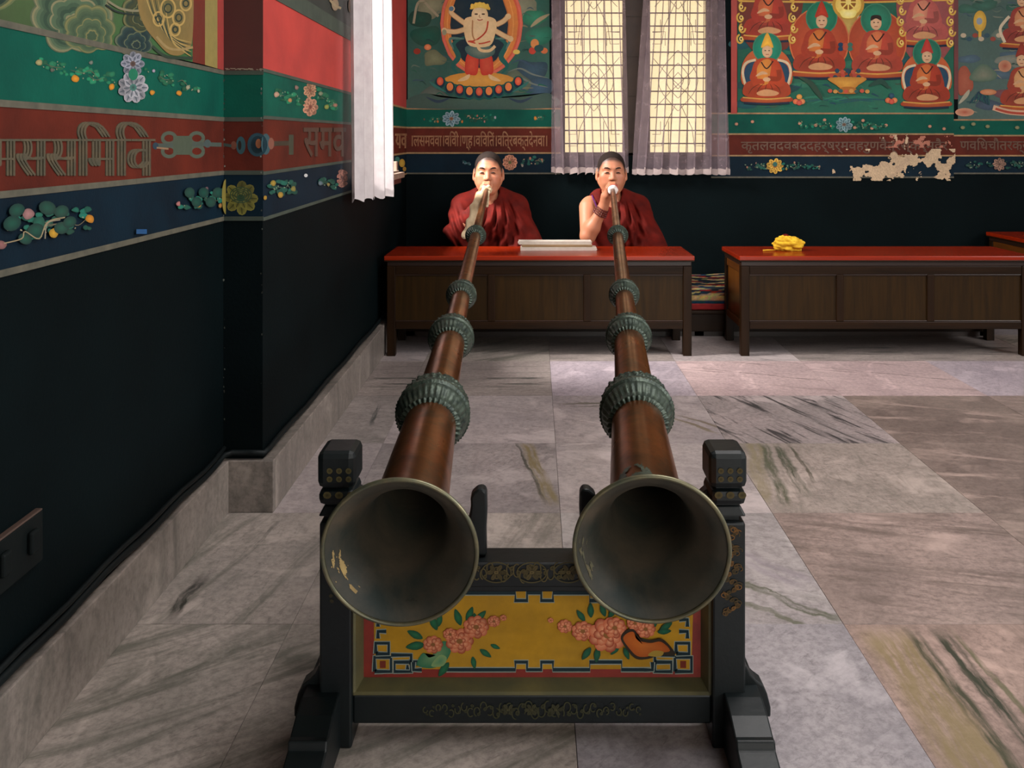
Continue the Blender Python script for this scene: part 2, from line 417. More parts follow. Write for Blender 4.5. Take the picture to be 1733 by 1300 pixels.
class Paint:
    """flat painted decoration: coloured shapes laid on one surface in painting order"""
    def __init__(s, mp, step=0.000018): s.mp = mp; s.v = []; s.f = []; s.c = []; s.o = 0.0; s.st = step
    def _up(s): s.o += s.st
    def poly(s, pts, col, cin=None):
        s._up(); n = len(s.v)
        for p in pts: s.v.append(s.mp(p[0], p[1], s.o)); s.c.append(lin(col))
        if cin is None: s.f.append(tuple(range(n, n + len(pts))))
        else:
            cx = sum(p[0] for p in pts) / len(pts); cy = sum(p[1] for p in pts) / len(pts)
            s.v.append(s.mp(cx, cy, s.o)); s.c.append(lin(cin)); k = n + len(pts)
            s.f += [(n + i, n + (i + 1) % len(pts), k) for i in range(len(pts))]
        return s
    def rect(s, x0, y0, x1, y1, col): return s.poly([(x0, y0), (x1, y0), (x1, y1), (x0, y1)], col)
    def ell(s, cx, cy, rx, ry, col, cin=None, rot=0.0, n=20):
        ca, sa = math.cos(rot), math.sin(rot)
        return s.poly([(cx + rx * math.cos(t) * ca - ry * math.sin(t) * sa, cy + rx * math.cos(t) * sa + ry * math.sin(t) * ca) for t in [2 * PI * i / n for i in range(n)]], col, cin)
    def blob(s, pts, col, cin=None, n=4): return s.poly(catmull(pts, True, n), col, cin)
    def stroke(s, pts, w, col, smooth=True, taper=False):
        p = catmull(pts, False, 5) if smooth and len(pts) > 2 else [tuple(map(float, q)) for q in pts]
        s._up(); n = len(s.v); L = len(p)
        for i, q in enumerate(p):
            a, b = p[max(i - 1, 0)], p[min(i + 1, L - 1)]
            dx, dy = b[0] - a[0], b[1] - a[1]; l = math.hypot(dx, dy) or 1
            ww = w * 0.5 * (math.sin(PI * (i + 0.6) / (L + 0.2)) if taper else 1)
            for sg in (1, -1):
                s.v.append(s.mp(q[0] - dy / l * ww * sg, q[1] + dx / l * ww * sg, s.o)); s.c.append(lin(col))
        for i in range(L - 1): s.f.append((n + 2 * i, n + 2 * i + 1, n + 2 * i + 3, n + 2 * i + 2))
        return s
    def ring(s, cx, cy, rx, ry, w, col, a0=0.0, a1=2 * PI, n=28):
        return s.stroke([(cx + rx * math.cos(a0 + (a1 - a0) * i / n), cy + ry * math.sin(a0 + (a1 - a0) * i / n)) for i in range(n + 1)], w, col, smooth=False)
    def field(s, quad, nx, ny, fn):
        """brushed ground: quad corners tl,tr,br,bl ; fn(u,v,noise)->colour"""
        s._up(); n = len(s.v)
        nz = fbm2(nx + 1, ny + 1)
        for j in range(ny + 1):
            for i in range(nx + 1):
                u, v = i / nx, j / ny
                x = (quad[0][0] * (1 - u) + quad[1][0] * u) * (1 - v) + (quad[3][0] * (1 - u) + quad[2][0] * u) * v
                y = (quad[0][1] * (1 - u) + quad[1][1] * u) * (1 - v) + (quad[3][1] * (1 - u) + quad[2][1] * u) * v
                s.v.append(s.mp(x, y, s.o)); s.c.append(lin(fn(u, v, nz[j, i])))
        for j in range(ny):
            for i in range(nx):
                a = n + j * (nx + 1) + i; s.f.append((a, a + 1, a + nx + 2, a + nx + 1))
        return s
    def flakes(s, x0, y0, x1, y1, step, thr, col, mask=None):
        s._up(); nx = int((x1 - x0) / step); ny = int((y1 - y0) / step)
        nz = fbm2(max(nx, ny) + 1, max(nx, ny) + 1, base=11)
        idx = {}
        def vert(i, j):
            if (i, j) not in idx:
                idx[(i, j)] = len(s.v)
                s.v.append(s.mp(x0 + i * step + random.uniform(-.3, .3) * step, y0 + j * step + random.uniform(-.3, .3) * step, s.o))
                k = random.uniform(0.86, 1.05); s.c.append(lin(tuple(min(255, q * k) for q in col)))
            return idx[(i, j)]
        for j in range(ny):
            for i in range(nx):
                u, v = i / nx, j / ny
                if nz[j, i] > thr + (mask(u, v) if mask else 0):
                    s.f.append((vert(i, j), vert(i + 1, j), vert(i + 1, j + 1), vert(i, j + 1)))
        return s
    def flower(s, cx, cy, rx, ry, col, cin, core, n=9, two=True):
        lr = random.Random(int(cx * 13 + cy))
        for rr, off in (((1.0, 0), (0.66, 0.35)) if two else ((1.0, 0),)):
            for i in range(n):
                t = 2 * PI * i / n + off + lr.uniform(-.12, .12); g = lr.uniform(.78, 1.1)
                px, py = cx + rx * 0.62 * rr * math.cos(t), cy + ry * 0.62 * rr * math.sin(t); rot = math.atan2(ry * math.sin(t), rx * math.cos(t))
                s.ell(px, py, rx * 0.36 * rr, ry * 0.29 * rr, tuple(min(255, v * g) for v in cin), tuple(v * .8 * g for v in col), rot, 10)
                s.stroke([(cx + rx * .25 * rr * math.cos(t), cy + ry * .25 * rr * math.sin(t)), (cx + rx * .9 * rr * math.cos(t), cy + ry * .9 * rr * math.sin(t))], max(.8, rx * .05), tuple(v * .62 for v in col), False)
        s.ell(cx, cy, rx * 0.22, ry * 0.22, core, tuple(v * .6 for v in core), 0, 12)
        return s
    def vine(s, x0, y0, x1, y1, amp, nleaf, leaf, stem, buds, sx=1.0):
        lr = random.Random(int(x0 * 31 + y0))
        L = math.hypot(x1 - x0, y1 - y0)
        for i in range(nleaf * 3):
            t = lr.random(); q = (x0 + (x1 - x0) * t + lr.uniform(-4, 4), y0 + (y1 - y0) * t + lr.uniform(-1.4, 1.4) * amp)
            g = lr.uniform(.62, 1.12); r = lr.uniform(2.6, 5.4) * sx * (.7 + amp / 14)
            s.blob([(q[0] + r * lr.uniform(.6, 1.2) * math.cos(a), q[1] + r * .75 * lr.uniform(.6, 1.2) * math.sin(a)) for a in [2 * PI * k / 6 for k in range(6)]], tuple(v * g for v in leaf), tuple(min(255, v * g * 1.2) for v in leaf), 3)
        for k in range(max(2, nleaf // 3)):
            t = lr.random() * .8; a0 = lr.uniform(-1, 1)
            s.stroke([(x0 + (x1 - x0) * t, y0 + (y1 - y0) * t), (x0 + (x1 - x0) * (t + .1), y0 + (y1 - y0) * (t + .1) + amp * a0), (x0 + (x1 - x0) * (t + .2), y0 + (y1 - y0) * (t + .2) - amp * .4 * a0)], 1.2, tuple(v * .85 for v in stem), taper=True)
        for k in range(nleaf):
            t = lr.random(); q = (x0 + (x1 - x0) * t, y0 + (y1 - y0) * t + lr.uniform(-1.2, 1.2) * amp)
            s.ell(q[0], q[1], 1.5, 1.0, tuple(min(255, v * 1.25) for v in stem), None, lr.random() * 3, 6)
        for (bx_, by_, br, bc) in buds:
            s.blob([(bx_ + br * .9 * sx * lr.uniform(.75, 1.2) * math.cos(a), by_ + br * .9 * lr.uniform(.75, 1.2) * math.sin(a)) for a in [2 * PI * k / 6 for k in range(6)]], tuple(v * .75 for v in bc), bc, 3)
        return s
    def build(s, name, parent, mat=None, label=None):
        me = bpy.data.meshes.new(name)
        me.from_pydata(s.v, [], s.f); me.update()
        at = me.color_attributes.new('Col', 'FLOAT_COLOR', 'POINT')
        at.data.foreach_set('color', np.array(s.c, np.float32).ravel())
        o = link(name, me, mat or M['paint'], parent)
        if parent is not None and '_wo' in parent:
            me.transform(Matrix.Translation(-Vector(parent['_wo'])))
        if label: o['label'] = label
        return o

def fbm2(nx, ny, base=4, octs=4):
    out = np.zeros((ny, nx)); amp = 1.0; tot = 0
    for k in range(octs):
        g = rng.random((base * 2 ** k + 2, base * 2 ** k + 2))
        xs = np.linspace(0, base * 2 ** k, nx); ys = np.linspace(0, base * 2 ** k, ny)
        xi = np.minimum(xs.astype(int), base * 2 ** k); yi = np.minimum(ys.astype(int), base * 2 ** k)
        fx = xs - xi; fy = ys - yi; fx = fx * fx * (3 - 2 * fx); fy = fy * fy * (3 - 2 * fy)
        a = g[np.ix_(yi, xi)]; b = g[np.ix_(yi, xi + 1)]; c = g[np.ix_(yi + 1, xi)]; d = g[np.ix_(yi + 1, xi + 1)]
        out += amp * ((a * (1 - fx) + b * fx) * (1 - fy[:, None]) + (c * (1 - fx) + d * fx) * fy[:, None]); tot += amp; amp *= 0.55
    return out / tot

def lettering(name, text, mp, x0, x1, ytop, ybot, mat, parent, depth=0.003, label=None, slope=0.0, weight=0.012):
    cu = bpy.data.curves.new('tmp', 'FONT'); cu.body = text; cu.resolution_u = 2
    cu.offset = weight
    t = bpy.data.objects.new('tmp', cu); COL.objects.link(t)
    dg = bpy.context.evaluated_depsgraph_get(); dg.update()
    src = t.evaluated_get(dg).to_mesh()
    vs = np.array([v.co[:] for v in src.vertices]); fs = [tuple(p.vertices) for p in src.polygons]
    bpy.data.objects.remove(t, do_unlink=True); bpy.data.curves.remove(cu)
    if len(vs) == 0: return None
    mn, mx = vs.min(0), vs.max(0)
    P = []
    for v in vs:
        px = x0 + (x1 - x0) * (v[0] - mn[0]) / (mx[0] - mn[0])
        py = ybot + (ytop - ybot) * (v[1] - mn[1]) / (mx[1] - mn[1]) + slope * (px - x0)
        P.append((px, py))
    n = len(P)
    V = [mp(p[0], p[1], -0.0004 + depth * .1) for p in P] + [mp(p[0], p[1], 0.0008 + depth) for p in P]
    F = [f for f in fs] + [tuple(i + n for i in f) for f in fs]
    cnt = {}
    for f in fs:
        for i in range(len(f)):
            e = (f[i], f[(i + 1) % len(f)]); cnt[tuple(sorted(e))] = cnt.get(tuple(sorted(e)), []) + [e]
    for e in cnt.values():
        if len(e) == 1: a, b = e[0]; F.append((a, b, b + n, a + n))
    me = bpy.data.meshes.new(name); me.from_pydata(V, [], F); me.update()
    o = link(name, me, mat, parent)
    if label: o['label'] = label
    return o

# ================================================================== STRUCTURE
XR, YR, ZC = 4.5, -2.5, 3.3
# ---- floor: marble slabs on a bed
floor = obox('floor', (-1.1, XR + .1, YR - .1, YB + .2, -0.10, -0.018), plain('mortar_bed', (96, 92, 84), None, 0.9), None)
tag(floor, 'polished grey and white marble slab floor', kind='structure')
LI, GR, PK, BR = (176, 166, 166), (148, 142, 142), (184, 162, 158), (140, 122, 116)
GV, DK, OV = (62, 70, 60), (44, 46, 46), (128, 114, 76)
mar = {
 'plain':   marble('marble_speckled', (170, 163, 165), (146, 140, 144), (112, 108, 112), 0.6, 5, 3, 0.35, seed=1),
 'plain2':  marble('marble_pale', (180, 168, 166), (158, 148, 148), (128, 118, 118), -0.4, 6, 2, 0.4, seed=2.3),
 'lilac':   marble('marble_lilac', (184, 170, 176), (162, 150, 158), (122, 112, 122), 1.1, 6, 2, 0.4, seed=3.1),
 'streak':  marble('marble_streaked', (174, 162, 154), (148, 140, 132), (84, 86, 76), 0.62, 7, 0.9, 0.75, 0.5, 0.64, seed=4.4),
 'streak2': marble('marble_streaked_steep', (172, 160, 152), (146, 138, 132), (88, 90, 80), 1.35, 7, 0.9, 0.7, 0.5, 0.66, seed=5.2,
              accents=[(1.57, 0.07, 0.016, (30, 34, 32), 0.05, -.3, -.06, 0.9), (1.5, 0.0, 0.006, (70, 70, 66), 0.04, .0, .25, 0.7)]),
 'brown':   marble('marble_brown', (166, 146, 138), (138, 122, 116), (92, 82, 76), -0.28, 7, 1.1, 0.75, 0.48, 0.66, seed=6.6),
 'brown2':  marble('marble_brown_pale_clouds', (140, 124, 116), (118, 104, 98), (182, 160, 150), -0.2, 4, 1.4, 0.8, 0.54, 0.66, seed=7.1),
 'blackdiag': marble('marble_black_diagonals', (172, 158, 156), (150, 140, 138), (46, 48, 50), 1.95, 9, 1.2, 0.9, 0.51, 0.60, seed=8.8),
 'pinkline': marble('marble_pink', (196, 172, 170), (174, 152, 152), (112, 96, 94), -0.35, 10, 1.4, 0.6, 0.56, 0.66, seed=9.4,
              accents=[(-0.42, 0.06, 0.008, (84, 76, 70), 0.08, -.3, .3, 0.7)]),
 'bars':    marble('marble_dark_bars', (166, 154, 148), (146, 134, 130), (84, 84, 78), 0.03, 14, 1.6, 0.6, 0.5, 0.64, seed=10.2,
              accents=[(0.0, -0.02, 0.016, (46, 54, 50), 0.02, -.02, .29, 0.9), (0.0, -0.115, 0.013, (46, 54, 50), 0.02, .05, .29, 0.8), (0.0, 0.1, 0.012, (60, 66, 60), 0.02, -.3, -.05, 0.7)]),
 'greenribs': marble('marble_green_ribs', (170, 156, 148), (142, 132, 124), (110, 104, 96), 1.57, 6, 2, 0.5, seed=11.7,
              accents=[(1.45, 0.215, 0.022, (70, 78, 58), 0.05, -.3, .3, .85), (1.5, 0.155, 0.02, (58, 68, 52), 0.04, -.2, .3, .9), (1.52, 0.105, 0.008, (64, 66, 52), 0.03, -.1, .3, .8), (1.4, 0.26, 0.03, (126, 116, 82), 0.05, -.3, .3, .6)]),
 'boldribs': marble('marble_bold_green_ribs', (172, 148, 138), (142, 122, 114), (116, 100, 92), 1.62, 6, 2, 0.55, seed=12.9,
              accents=[(1.57, 0.225, 0.07, (128, 114, 78), 0.03, -.3, .3, .75), (1.57, 0.165, 0.02, (58, 64, 48), 0.03, -.3, .3, .9), (1.57, 0.105, 0.022, (50, 58, 46), 0.04, -.3, .3, .95), (1.6, 0.068, 0.008, (90, 92, 66), 0.03, -.3, .3, .8), (1.62, 0.02, 0.009, (32, 38, 34), 0.03, -.3, -.08, .9)]),
 'wisps':   marble('marble_green_wisps', (176, 168, 166), (154, 146, 146), (116, 112, 108), -0.5, 7, 2, 0.5, seed=13.3,
              accents=[(-0.75, 0.0, 0.02, (76, 82, 62), 0.12, -.05, .45, .85), (-0.7, -0.09, 0.014, (86, 90, 70), 0.12, .0, .45, .8), (-0.9, 0.14, 0.05, (132, 122, 132), 0.05, -.3, .3, .5)]),
 'squiggle': marble('marble_squiggle', (174, 162, 160), (150, 140, 142), (118, 106, 106), -0.5, 6, 2, 0.45, seed=14.5,
              accents=[(0.08, 0.2, 0.012, (84, 82, 64), 0.07, -.28, .1, .9), (0.05, 0.15, 0.01, (84, 82, 64), 0.08, -.25, .02, .8), (-0.95, 0.12, 0.012, (112, 100, 78), 0.05, -.1, .35, .8), (-0.9, 0.16, 0.01, (108, 96, 76), 0.04, -.1, .35, .8)]),
 'olivevein': marble('marble_olive_vein', (160, 150, 148), (134, 126, 126), (104, 98, 100), 0.9, 3, 2.6, 0.55, seed=15.8,
              accents=[(1.72, -0.24, 0.028, (124, 110, 72), 0.03, -.3, .3, .85), (1.75, -0.215, 0.007, (52, 56, 46), 0.03, -.3, .3, .8)]),
 'mark':    marble('marble_single_mark', (164, 154, 150), (140, 132, 128), (104, 100, 96), 0.2, 6, 2, 0.4, seed=16.1,
              accents=[(1.6, -0.118, 0.010, (52, 58, 58), 0.04, -.12, .18, .85)]),
}
lay = {  # (column, row) -> marble
 (-1, 1): 'streak', (0, 1): 'streak', (1, 1): 'plain', (2, 1): 'boldribs', (3, 1): 'brown',
 (-1, 2): 'streak2', (0, 2): 'streak2', (1, 2): 'wisps', (2, 2): 'brown', (3, 2): 'brown2',
 (-1, 3): 'plain2', (0, 3): 'olivevein', (1, 3): 'plain2', (2, 3): 'greenribs', (3, 3): 'brown2',
 (-1, 4): 'mark', (0, 4): 'plain2', (1, 4): 'squiggle', (2, 4): 'blackdiag', (3, 4): 'brown2', (4, 4): 'brown',
 (-1, 5): 'bars', (0, 5): 'bars', (1, 5): 'lilac', (2, 5): 'pinkline', (3, 5): 'pinkline', (4, 5): 'lilac',
 (-1, 6): 'plain2', (0, 6): 'streak', (1, 6): 'bars', (2, 6): 'plain2', (3, 6): 'bars', (4, 6): 'bars',
}
XG = [-1.0] + [-0.528 + 0.6 * i for i in range(9)]
YG = [0.2 + 0.0 * 0] + [0.8 + 0.6 * i for i in range(8)] + [YB + .1]
keys = list(mar)
for j in range(len(YG) - 1):
    for i in range(len(XG) - 1):
        x0, x1, y0, y1 = XG[i], min(XG[i + 1], XR), YG[j], YG[j + 1]
        k = lay.get((i - 1, j - 1), keys[(i * 5 + j * 3) % 6])
        g = 0.0005
        o = obox('marble_slab', (x0 + g, x1 - g, y0 + g, y1 - g, -0.018, random.uniform(-.0004, .0004)), mar[k], floor, bevel=0.0006,
                 origin=((x0 + x1) / 2 if i else -0.73, (y0 + y1) / 2, 0))
obox('marble_paving', (-1.0, XR, YR, 0.199, -0.018, 0.0), mar['plain'], floor)

# ---- left wall: recessed near part, step, far part with a window opening
T = 0.26
WY0, WY1, WZ0, WZ1 = 3.93, 4.90, 0.87, 2.35
b = MB()
b.box(X1 - T, X1, YR, YS, 0, ZC)
b.box(X1 - T, X2, YS, WY0, 0, ZC)
b.box(X1 - T, X2, WY1, YB, 0, ZC)
b.box(X1 - T, X2, WY0, WY1, 0, WZ0)
b.box(X1 - T, X2, WY0, WY1, WZ1, ZC)
wall_left = tag(b.build('wall_left', M['dado']), 'stepped left wall with painted bands above a near-black dado', kind='structure')
ZB1 = (1.247, 1.114, 0.962, 0.831)
ZB2a = (1.255, 1.120, 0.960, 0.829); ZB2b = (1.250, 1.136, 0.982, 0.858)
def zb2(y):
    t = (y - YS) / (YB - YS); return tuple(a + (c - a) * t for a, c in zip(ZB2a, ZB2b))
th = 0.0014
def strip(name, X, y0, y1, za, zc, mat, t=th):
    """raised coat on a left wall plane; za=(lo,hi) at y0, zc at y1"""
    return MB().hexa([(X, y0, za[0]), (X + t, y0, za[0]), (X + t, y1, zc[0]), (X, y1, zc[0]),
                      (X, y0, za[1]), (X + t, y0, za[1]), (X + t, y1, zc[1]), (X, y1, zc[1])]).build(name, mat, wall_left)
band = [('green_band', 'green', 1, 0), ('red_band', 'red', 2, 1), ('blue_band', 'blue', 3, 2)]
for nm, mt, lo, hi in band:
    strip(nm, X1, YR, YS - th, (ZB1[lo], ZB1[hi]), (ZB1[lo], ZB1[hi]), M[mt])
    MB().box(X1 + th, X2 + th, YS - th, YS, ZB1[lo], ZB1[hi]).build(nm, M[mt], wall_left)
    for ya, yb in ((YS, WY0), (WY1, YB)):
        if nm == 'blue_band' or True:
            a, c = zb2(ya), zb2(yb)
            strip(nm, X2, ya, yb, (a[lo], a[hi]), (c[lo], c[hi]), M[mt])
for k in range(4):
    hw = 0.006
    strip('border_line', X1, YR, YS - .003, (ZB1[k] - hw, ZB1[k] + hw), (ZB1[k] - hw, ZB1[k] + hw), M['greyline'], 0.003)
    MB().box(X1 + .003, X2 + .003, YS - .003, YS, ZB1[k] - hw, ZB1[k] + hw).build('border_line', M['slategreen'], wall_left)
    for ya, yb, mm in ((YS, WY0, 'slategreen'), (WY1, YB, 'tanline')):
        a, c = zb2(ya)[k], zb2(yb)[k]
        strip('border_line', X2, ya, yb, (a - .005, a + .005), (c - .005, c + .005), M[mm], 0.003)
strip('coral_field', X2, YS, WY0, (ZB2a[0], 1.474), (zb2(WY0)[0], 1.474), M['coral'])
strip('coral_field', X2, WY1, YB, (zb2(WY1)[0], 2.6), (ZB2b[0], 2.6), M['coral'])
strip('mural_border', X2, YS, WY0, (1.474, 1.53), (1.474, 1.53), M['slategreen'], 0.004)
strip('dark_mural_field', X2, YS, WY0, (1.53, 2.9), (1.53, 2.9), plain('dark_mural_ground', (44, 48, 44), (32, 36, 34), 0.7, scale=4))
MB().box(X1 + th, X2 + th, YS - th, YS, ZB1[0], 2.9).build('maroon_field', M['maroon'], wall_left)

# baseboards (marble skirting) with the sagging painted cable above
bm_ = marble('marble_skirting', (146, 136, 128), (120, 112, 106), (74, 74, 68), 0.6, 4, 1.4, 0.6, 0.5, 0.66, seed=3.7)
def skirt(name, pieces, label):
    r = empty(name); tag(r, label, kind='structure')
    for p in pieces: obox('skirting_slab', p, bm_, r, bevel=0.003, origin=(p[0], (p[2] + p[3]) / 2, 0))
    return r
YSB = YS - 0.022
skirt('baseboard_left', [(X1, X1 + .023, YR, 0.3, 0, .148), (X1, X1 + .023, 0.302, 1.45, 0, .148), (X1, X1 + .023, 1.452, YSB, 0, .148),
      (X1, X2 + .037, YSB, YS, 0, .148), (X2, X2 + .037, YS + .001, 3.9, 0, .148), (X2, X2 + .037, 3.902, YB, 0, .148)], 'marble skirting along the foot of the left wall')
skirt('baseboard_back', [(X2 + .03, 1.0, YB - .02, YB, 0, .148), (1.002, 2.8, YB - .02, YB, 0, .148), (2.802, XR, YB - .02, YB, 0, .148)], 'marble skirting along the foot of the back wall')
cp = []
for i in range(40):
    y = -0.5 + (YS - 0.03 + 0.5) * i / 39
    cp.append((X1 + 0.012, y, 0.166 + 0.004 * math.sin(i * 1.3) + 0.003 * math.sin(i * 0.47)))
cp += [(X1 + .03, YS - .012, 0.168), (X2 - .03, YS - .012, 0.168), (X2 + .006, YS - .01, 0.166)]
for i in range(24):
    cp.append((X2 + 0.010, YS + 0.03 + (YB - YS - 0.5) * i / 23, 0.166 + 0.003 * math.sin(i * 1.1)))
tag(MB().tube(cp, 0.0085, 7).build('cable', M['cable'], smooth=True), 'dark painted cable running along the top of the left marble skirting', 'cable')
cp2 = [(p[0] + .001, p[1], p[2] + 0.019 + 0.002 * math.sin(i)) for i, p in enumerate(cp[:40])]
tag(MB().tube(cp2, 0.006, 6).build('cable', M['cable'], smooth=True), 'thinner cable on the near left wall just above the thick one', 'cable')

# ---- back wall with a window opening
BX0, BX1, BZ0, BZ1 = 0.155, 1.065, 0.965, 2.45
b = MB()
b.box(X1 - T, BX0, YB, YB + T, 0, ZC); b.box(BX1, XR + T, YB, YB + T, 0, ZC)
b.box(BX0, BX1, YB, YB + T, 0, BZ0); b.box(BX0, BX1, YB, YB + T, BZ1, ZC)
wall_back = tag(b.build('wall_back', M['dado']), 'painted back wall with murals, lettered bands and a near-black dado', kind='structure')
sB = YB / FPX
def bx(px): return (px - VX) * sB
def bz(py): return CH - (py - VY) * sB
secs = [(X2, BX0 - .0, (184, 216, 259, 293.5)), (BX1 + .0, bx(1614), (192, 227, 263.5, 300)), (bx(1614), XR, (203, 229.5, 263.5, 293.5))]
for n_, (xa, xb, ys) in enumerate(secs):
    zz = [bz(y) for y in ys]
    for nm, mt, lo, hi in band:
        MB().box(xa, xb, YB - th, YB, zz[lo], zz[hi]).build(nm, M[mt], wall_back)
    for k in range(4):
        MB().box(xa, xb, YB - .003, YB, zz[k] - .0045, zz[k] + .0045).build('border_line', M['tanline' if k < 3 else 'greyline'], wall_back)
obox('vermilion_strip', (bx(1237), bx(1247), YB - .006, YB, bz(192), 2.7), M['vermilion'], wall_back)
obox('vermilion_strip', (bx(1614), bx(1621), YB - .006, YB, bz(168), 2.7), plain('dark_red_strip', (104, 22, 18), None, .6), wall_back)

# ---- far side of the room (out of frame): right wall with windows assumed, rear wall and ceiling each with an opening added, all for fill light
b = MB()
for (a, c) in ((YR, -0.3), (2.3, YB + T)): b.box(XR, XR + T, a, c, 0, ZC)
b.box(XR, XR + T, -0.3, 2.3, 0, 1.35); b.box(XR, XR + T, -0.3, 2.3, 3.05, ZC)
tag(b.build('wall_right', plain('ochre_wall_paint', (128, 84, 62), None, 0.8)), kind='structure')
b = MB()
b.box(X1 - T, 0.3, YR - T, YR, 0, ZC); b.box(2.9, XR + T, YR - T, YR, 0, ZC); b.box(0.3, 2.9, YR - T, YR, 2.7, ZC)
tag(b.build('wall_front', plain('ochre_wall_paint_rear', (120, 80, 60), None, 0.8)), kind='structure')
b = MB()
b.box(X1 - T, 0.5, YR - T, YB + T, ZC, ZC + .1); b.box(2.1, XR + T, YR - T, YB + T, ZC, ZC + .1)
b.box(0.5, 2.1, YR - T, 1.4, ZC, ZC + .1); b.box(0.5, 2.1, 3.0, YB + T, ZC, ZC + .1)
tag(b.build('ceiling', plain('painted_ceiling', (110, 70, 56), None, 0.8)), 'dark painted ceiling with an opening added for overhead fill light', kind='structure')
wr = empty('assumed_window_3'); tag(wr, 'timber frame of assumed, unseen windows in the right wall', kind='structure')  # frame for unseen right-hand windows, assumed to go with the added fill lamp
for y in (-.3, .54, 1.4, 2.24): obox('frame_post', (XR + .04, XR + .09, y, y + .06, 1.35, 3.05), M['window_dark'], wr)
for z in (1.35, 2.99): obox('frame_rail', (XR + .04, XR + .09, -0.3, 2.3, z, z + .06), M['window_dark'], wr)

# ---- window 1 (left wall)
glass_m, nt_, b_, out_ = nmat('clear_pane')
tr_ = nd(nt_, 'ShaderNodeBsdfTransparent'); gl_ = nd(nt_, 'ShaderNodeBsdfGlossy'); gl_.inputs['Roughness'].default_value = 0.03
mx_ = nd(nt_, 'ShaderNodeMixShader'); mx_.inputs[0].default_value = 0.05
nt_.links.new(tr_.outputs[0], mx_.inputs[1]); nt_.links.new(gl_.outputs[0], mx_.inputs[2]); nt_.links.new(mx_.outputs[0], out_.inputs[0])
w1 = empty('window_1'); tag(w1, 'deep-set window in the left wall behind a white curtain', kind='structure')
XF = X1 - T + .03
for y in (WY0, (WY0 + WY1) / 2 - .02, WY1 - .045): obox('frame_post', (XF, XF + .05, y, y + .045, WZ0, WZ1), M['window_dark'], w1)
for z in (WZ0, WZ1 - .05): obox('frame_rail', (XF, XF + .05, WY0, WY1, z, z + .05), M['window_dark'], w1)
ym = (WY0 + WY1) / 2
for ya, yb in ((WY0 + .045, ym - .02), (ym + .025, WY1 - .045)):
    obox('pane', (XF + .02, XF + .024, ya, yb, WZ0 + .05, WZ1 - .05), glass_m, w1)
sill_m = plain('painted_sill', (150, 128, 112), (112, 92, 80), 0.55, scale=12)
obox('window_sill', (X1 - T + .08, X2 + .075, WY0 - .03, WY1 + .05, WZ0 - .012, WZ0 + .018), sill_m, w1, bevel=.003)
obox('sill_moulding', (X2, X2 + .055, WY0 - .03, WY1 + .06, WZ0 - .042, WZ0 - .012), plain('sill_moulding_paint', (92, 40, 32), None, .6), w1, bevel=.004)
obox('sill_moulding', (X1 - T + .08, X2 + .05, WY0, WY1 + .02, WZ0 + .018, WZ0 + .028), sill_m, w1, bevel=.003)
obox('sill_moulding', (X2 - .004, X2 + .04, WY1 + .004, WY1 + .05, WZ0 + .020, WZ0 + .075), sill_m, w1, bevel=.003)

# ---- window 2 (back wall): two lit frosted casements behind an iron grille
w2 = empty('window_2'); tag(w2, 'two-casement window with iron grille behind sheer curtains', kind='structure')
yw = YB + 0.10
for px0, px1 in ((944, 957), (1056, 1103), (1199, 1206)):
    obox('frame_post', (bx(px0), bx(px1), yw - .03, yw + .05, BZ0, BZ1), M['window_dark'], w2, bevel=.004)
obox('frame_rail', (BX0, BX1, yw - .03, yw + .05, BZ0, bz(258)), M['window_dark'], w2, bevel=.004)
obox('frame_rail', (BX0, BX1, yw - .03, yw + .05, BZ1 - .06, BZ1), M['window_dark'], w2, bevel=.004)
for k in range(7):
    obox('mullion_joint', (bx(1062), bx(1098), yw - .034, yw - .03, bz(22 + 68 * k - 200), bz(22 + 68 * k - 202)), M['iron'], w2)
pane_m = emit('daylit_frosted_pane', (255, 228, 172), 2.0)
for px0, px1 in ((957, 1056), (1103, 1199)):
    obox('pane', (bx(px0), bx(px1), yw + .01, yw + .016, bz(258), BZ1 - .06), pane_m, w2)
g = MB(); yg = yw - .02
for px0, px1 in ((957, 1056), (1103, 1199)):
    cx = (px0 + px1) / 2
    def gp(x, y): return (bx(x), yg, bz(y))
    y = 243.0
    while y > -150:
        g.tube([gp(px0, y), gp(px1, y)], 0.0045, 5); y -= 22.4
    for fx in (0.33, 0.67):
        g.tube([gp(px0 + (px1 - px0) * fx, 258), gp(px0 + (px1 - px0) * fx, 205)], 0.0022, 5)
        g.tube([gp(px0 + (px1 - px0) * fx, 90), gp(px0 + (px1 - px0) * fx, -150)], 0.0022, 5)
    for cy in (135, -40):
        for rx, ry in ((34, 52), (20, 30), (9, 14)):
            g.tube([gp(cx + rx * math.cos(t) * (0.6 + .4 * math.cos(2 * t)), cy + ry * math.sin(t)) for t in [2 * PI * i / 28 for i in range(29)]], 0.002, 5, cap=False)
        for sg in (1, -1):
            g.tube([gp(cx - sg * 44, cy - 40), gp(cx - sg * 20, cy - 12), gp(cx + sg * 12, cy + 18), gp(cx + sg * 40, cy + 48)], 0.002, 5)
            g.tube([gp(cx + sg * 4, cy + 40), gp(cx + sg * 24, cy + 82), gp(cx + sg * 28, cy + 112), gp(cx + sg * 44, cy + 112)], 0.002, 5)
            g.tube([gp(cx + sg * 30, cy + 70), gp(cx + sg * 30, cy + 92), gp(cx + sg * 44, cy + 92)], 0.002, 5)
            g.tube([gp(cx + sg * 22, cy - 60), gp(cx + sg * 22, cy - 84), gp(cx + sg * 44, cy - 84)], 0.002, 5)
g.build('iron_grille', M['iron'], w2)

